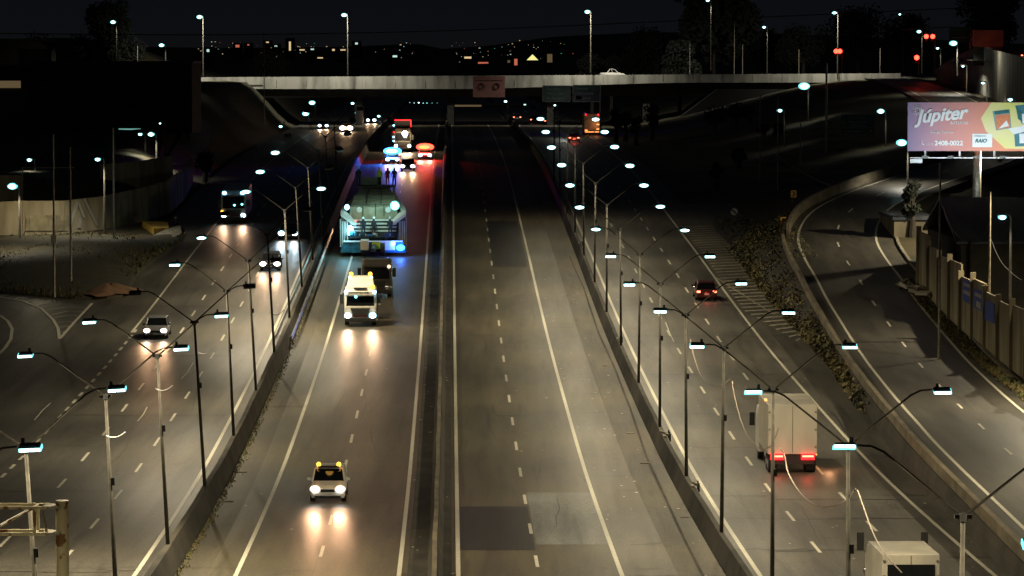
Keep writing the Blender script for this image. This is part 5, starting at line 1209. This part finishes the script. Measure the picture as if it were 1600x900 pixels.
# ---------------------------------------------------------------- trees and ivy
def tree(x, yb, yt, Y, wpx, label, n=2600, kind=0, zb_=None, cat='tree'):
    b0 = at(x, yb, Y); top = at(x, yt, Y).z; w = wpx/F*Y; base_z = T(b0.x, Y) if Y < 1200 else b0.z
    if base_z > b0.z: base_z = b0.z
    h = top-base_z; t = empty('tree', (b0.x, Y, base_z), 0, label, cat, 'dark trees round the motorway'); rnd = random.Random(int(x*7+Y))
    g = MB(); g.tube([(0, 0, -.5), (.1, 0, h*.35), (-.1, .1, h*.7)], [.45, .3, .12], 8)
    cl = []
    for k in range(16):
        a = rnd.uniform(0, 6.28); r = math.sqrt(rnd.random())*w*.36; z = h*rnd.uniform(.42, .9); f = 1-abs((z/h)-.6)*1.2
        cx, cy = r*f*math.cos(a), r*f*math.sin(a); rad = w*rnd.uniform(.15, .27); cl.append((cx, cy, z, rad)); g.tube([(0, 0, h*.33), (cx*.6, cy*.6, (z+h*.33)/2), (cx, cy, z)], [.13, .08, .03], 5)
    g.build('trunk', 'bark', t)
    g = MB()
    for _ in range(n):
        cx, cy, z, rad = rnd.choice(cl); v = Vector((rnd.gauss(0, 1), rnd.gauss(0, 1), rnd.gauss(0, .75))); v = v.normalized()*rad*rnd.uniform(.35, 1.12); p = Vector((cx, cy, z))+v; s_ = rnd.uniform(.2, .5)*(max(h, 9)/14)
        e1 = Vector((rnd.uniform(-1, 1), rnd.uniform(-1, 1), rnd.uniform(-1, 1))).normalized()*s_; e2 = e1.orthogonal().normalized()*s_*.7
        g.add([p-e1, p-e2, p+e1, p+e2], [(0, 1, 2, 3)])
    g.build('crown', 'leaf', t); return t
for a in ((1115, 112, -60, 720, 150, 'tallest black tree right of the bridge lamps', 10000), (1062, 112, 60, 700, 60, 'round dark tree left of the tallest tree', 5000), (1010, 112, 45, 740, 95, 'wide feathery dark tree over the bridge, left of the tallest tree', 3500), (925, 113, 70, 720, 50, 'dark rounded tree behind the lamp above the green signs'), (955, 113, 86, 730, 50, 'low dark tree behind the white pickup'),
          (165, 118, -2, 700, 80, 'tall dark conical tree behind the far left lamps', 4000), (195, 118, 45, 690, 75, 'dark bushy tree right of the conical tree'), (130, 118, 55, 700, 60, 'dark bushy tree left of the conical tree'), (420, 122, 88, 760, 70, 'low dark tree behind the left part of the bridge'), (1255, 116, 40, 720, 90, 'dark tree between the two bridge-end lamps'), (1340, 118, 15, 760, 110, 'tall dark tree behind the pale pole', 4000), (1420, 118, 20, 800, 90, 'dark tree behind the red traffic lights'), (1190, 116, 45, 740, 60, 'dark tree close behind the curved lamp'),
          (60, 120, 60, 720, 80, 'dark tree above the long dark building'), (1545, 60, -20, 760, 120, 'dark tree mass at the top right corner', 3500)):
    tree(*a[:6], n=a[6] if len(a) > 6 else 2200)
for a in ((245, 240, 215, 440, 20, 'small shrub by the left hill street'), (1424, 334, 280, 312, 34, 'dark shrub growing at the inner bend of the slip road'), (320, 262, 238, 430, 30, 'dark shrub on the slope below the hill street')):
    tree(*a, n=900, cat='shrub')
rs = random.Random(9)
SX = [rs.uniform(960, 1380) for _ in range(14)]
for k in range(14):
    x = SX[k]; y = 145 + (x-960)*.02 + rs.uniform(20, 120)*(1 if x > 1100 else .4); Y = 640-(y-140)*1.9
    tree(x, y+8, y-rs.uniform(8, 20), Y, rs.uniform(22, 40), 'dark shrub on the right bank, %s counted from the left' % (ORD[sorted(SX).index(x)] if sorted(SX).index(x) else 'leftmost'), n=500, cat='shrub')
# ivy on the retaining wall
g = MB(); rnd = random.Random(5)
for _ in range(15000):
    y = rnd.uniform(196, 338); r = ramp_at(y); top = r.z+.2; Xt = r.x-5.15; X0 = min(27.1-SK(y), Xt-.3)
    bul = .5+.8*sst(y, 235, 300); f = rnd.random(); amt = .45+.55*math.sin(y*.35+2*math.sin(y*.11))
    if y < 246 and rnd.random() > (y-214)/32: continue
    if rnd.random() > amt+.35: continue
    z = P(y)+f*(top-P(y))*rnd.uniform(.6, 1.0); X = X0+(Xt-X0)*f-rnd.uniform(-.1, bul)*math.sin(f*math.pi*.8+.3)
    s_ = rnd.uniform(.06, .17); e1 = Vector((rnd.uniform(-1, 1), rnd.uniform(-1, 1), rnd.uniform(-1, 1))).normalized()*s_; e2 = e1.orthogonal().normalized()*s_*.8; p = Vector((X, y, z))
    g.add([p-e1, p-e2, p+e1, p+e2], [(0, 1, 2, 3)])
tag(g.build('ivy', 'ivy'), 'dusty ivy and creepers hanging over the slip road retaining wall', 'ivy', kind='stuff')
# scrub behind the gore and weeds along left barrier foot
g = MB()
for _ in range(7000):
    if rnd.random() < .3: y = rnd.uniform(140, 300); X = UX(-11.95+abs(rnd.gauss(0, .16)), y); z = P(y)+rnd.uniform(0, .14); s_ = rnd.uniform(.03, .09)
    elif rnd.random() < .5: y = rnd.uniform(214, 285); X = 32.9-rnd.uniform(0, 1.0); z = ramp_at(y).z+rnd.uniform(.0, .35); s_ = rnd.uniform(.06, .16)
    else: y = rnd.uniform(300, 370); X = UX(rnd.uniform(28, 32), y); z = T(X, y)+rnd.uniform(0, .4); s_ = rnd.uniform(.08, .2)
    e1 = Vector((rnd.uniform(-1, 1), rnd.uniform(-1, 1), rnd.uniform(.2, 1))).normalized()*s_; e2 = e1.orthogonal().normalized()*s_*.6; p = Vector((X, y, z))
    g.add([p-e1, p-e2, p+e1, p+e2], [(0, 1, 2, 3)])
tag(g.build('weeds', 'blades'), 'weeds and scrub along the barrier foot and the verges', 'weeds', kind='stuff')

# ---------------------------------------------------------------- distant city
rnd = random.Random(11)
city = [(325, 79, 4, 4, 'win2'), (371, 72, 6, 4, 'winr'), (388, 70, 3, 2, 'winr'), (418, 66, 4, 2, 'win'), (431, 72, 4, 2, 'win2'), (453, 72, 3, 14, 'win'), (472, 78, 8, 2, 'win'), (488, 77, 5, 2, 'win2'), (500, 91, 9, 3, 'win'), (521, 78, 4, 3, 'win'), (536, 78, 8, 2, 'win'), (557, 68, 4, 3, 'win2'), (595, 89, 2.4, 7, 'win'), (617, 88, 7, 3, 'win2'), (731, 90, 11, 3, 'win'), (755, 99, 16, 4, 'winr'), (806, 97, 5, 10, 'winr'), (859, 91, 8, 13, 'windim'), (879, 102, 7, 5, 'wing'), (433, 89, 3, 3, 'win2'), (362, 105, 4, 2, 'win2'), (795, 97, 4, 6, 'windim'), (470, 116, 14, 3, 'wing')]
for i, (x, y, w, h, m_) in enumerate(city):
    Y = 1500+(i*397) % 1200; c_ = at(x, y, Y); k = Y/F; W_ = max(w*1.7, 14)*k; H_ = max(h*1.3, 10)*k; z0 = T(c_.x, Y)
    zt_ = c_.z+h*k*.8+.6; t = empty('building', (c_.x, Y+3, z0), 0, 'distant block with a %s light, %s from the left on the city skyline' % ({'win': 'warm', 'win2': 'cool white', 'winr': 'reddish', 'wing': 'green', 'windim': 'dim'}[m_], ORD[i] if i else 'leftmost'), 'building', 'distant lit buildings on the skyline')
    MB().box((0, 0, (zt_-z0)/2-1), (W_, 6, zt_-z0+2)).build('wall', 'brick', t); MB().box((0, -3.05, c_.z-z0), (w*k, .1, h*k)).build('window', m_, t)
t = empty('building', tuple(at(832, 106, 1500)), 0, 'distant tower crowned by a glowing yellow pyramid roof', 'building'); k = 1500/F
MB().box((0, 0, 1.0), (14*k, 4, 10*k)).build('wall', 'brick', t)
M['pyr'] = emit('yellow lit roof', (.9, .85, .3), 1.1); g = MB(); z0 = 12*k; g.add([(-9*k, -2, z0), (9*k, -2, z0), (9*k, 2, z0), (-9*k, 2, z0), (0, 0, z0+9*k)], [(0, 1, 4), (1, 2, 4), (2, 3, 4), (3, 0, 4)]); g.build('roof', 'pyr', t)
for cm in (('win', .45), ('win2', .3), ('winr', .15), ('wing', .1)):
    g = MB()
    for _ in range(int(190*cm[1])):
        x = rnd.choice([rnd.uniform(310, 660), rnd.uniform(700, 900), rnd.uniform(310, 560)]); y = rnd.gauss(84, 11); Y = rnd.uniform(2400, 3400); s_ = rnd.uniform(.12, .45)
        if y > 112 or y < 62: continue
        p = at(x, y, Y); g.box(p, (s_*rnd.uniform(1, 3), .5, s_))
    tag(g.build('city_lights', cm[0]), 'countless tiny %s lights of the far city' % {'win': 'warm', 'win2': 'pale', 'winr': 'red', 'wing': 'green'}[cm[0]], 'city lights', kind='stuff')

# ---------------------------------------------------------------- haze
if HAZE:
    g = MB(); g.box((0, 4800, 44), (8200, 9700, 92)); o = g.build('haze', 'grass'); tag(o, 'thin night haze over the motorway', 'haze', kind='stuff')
    hm = bpy.data.materials.new('haze'); hm.use_nodes = True; n = hm.node_tree; n.nodes.remove(n.nodes['Principled BSDF']); pv = n.nodes.new('ShaderNodeVolumePrincipled')
    pv.inputs['Color'].default_value = (.85, .93, 1, 1); pv.inputs['Density'].default_value = HAZE; pv.inputs['Anisotropy'].default_value = .3
    n.links.new(pv.outputs[0], n.nodes['Material Output'].inputs['Volume']); o.data.materials[0] = hm
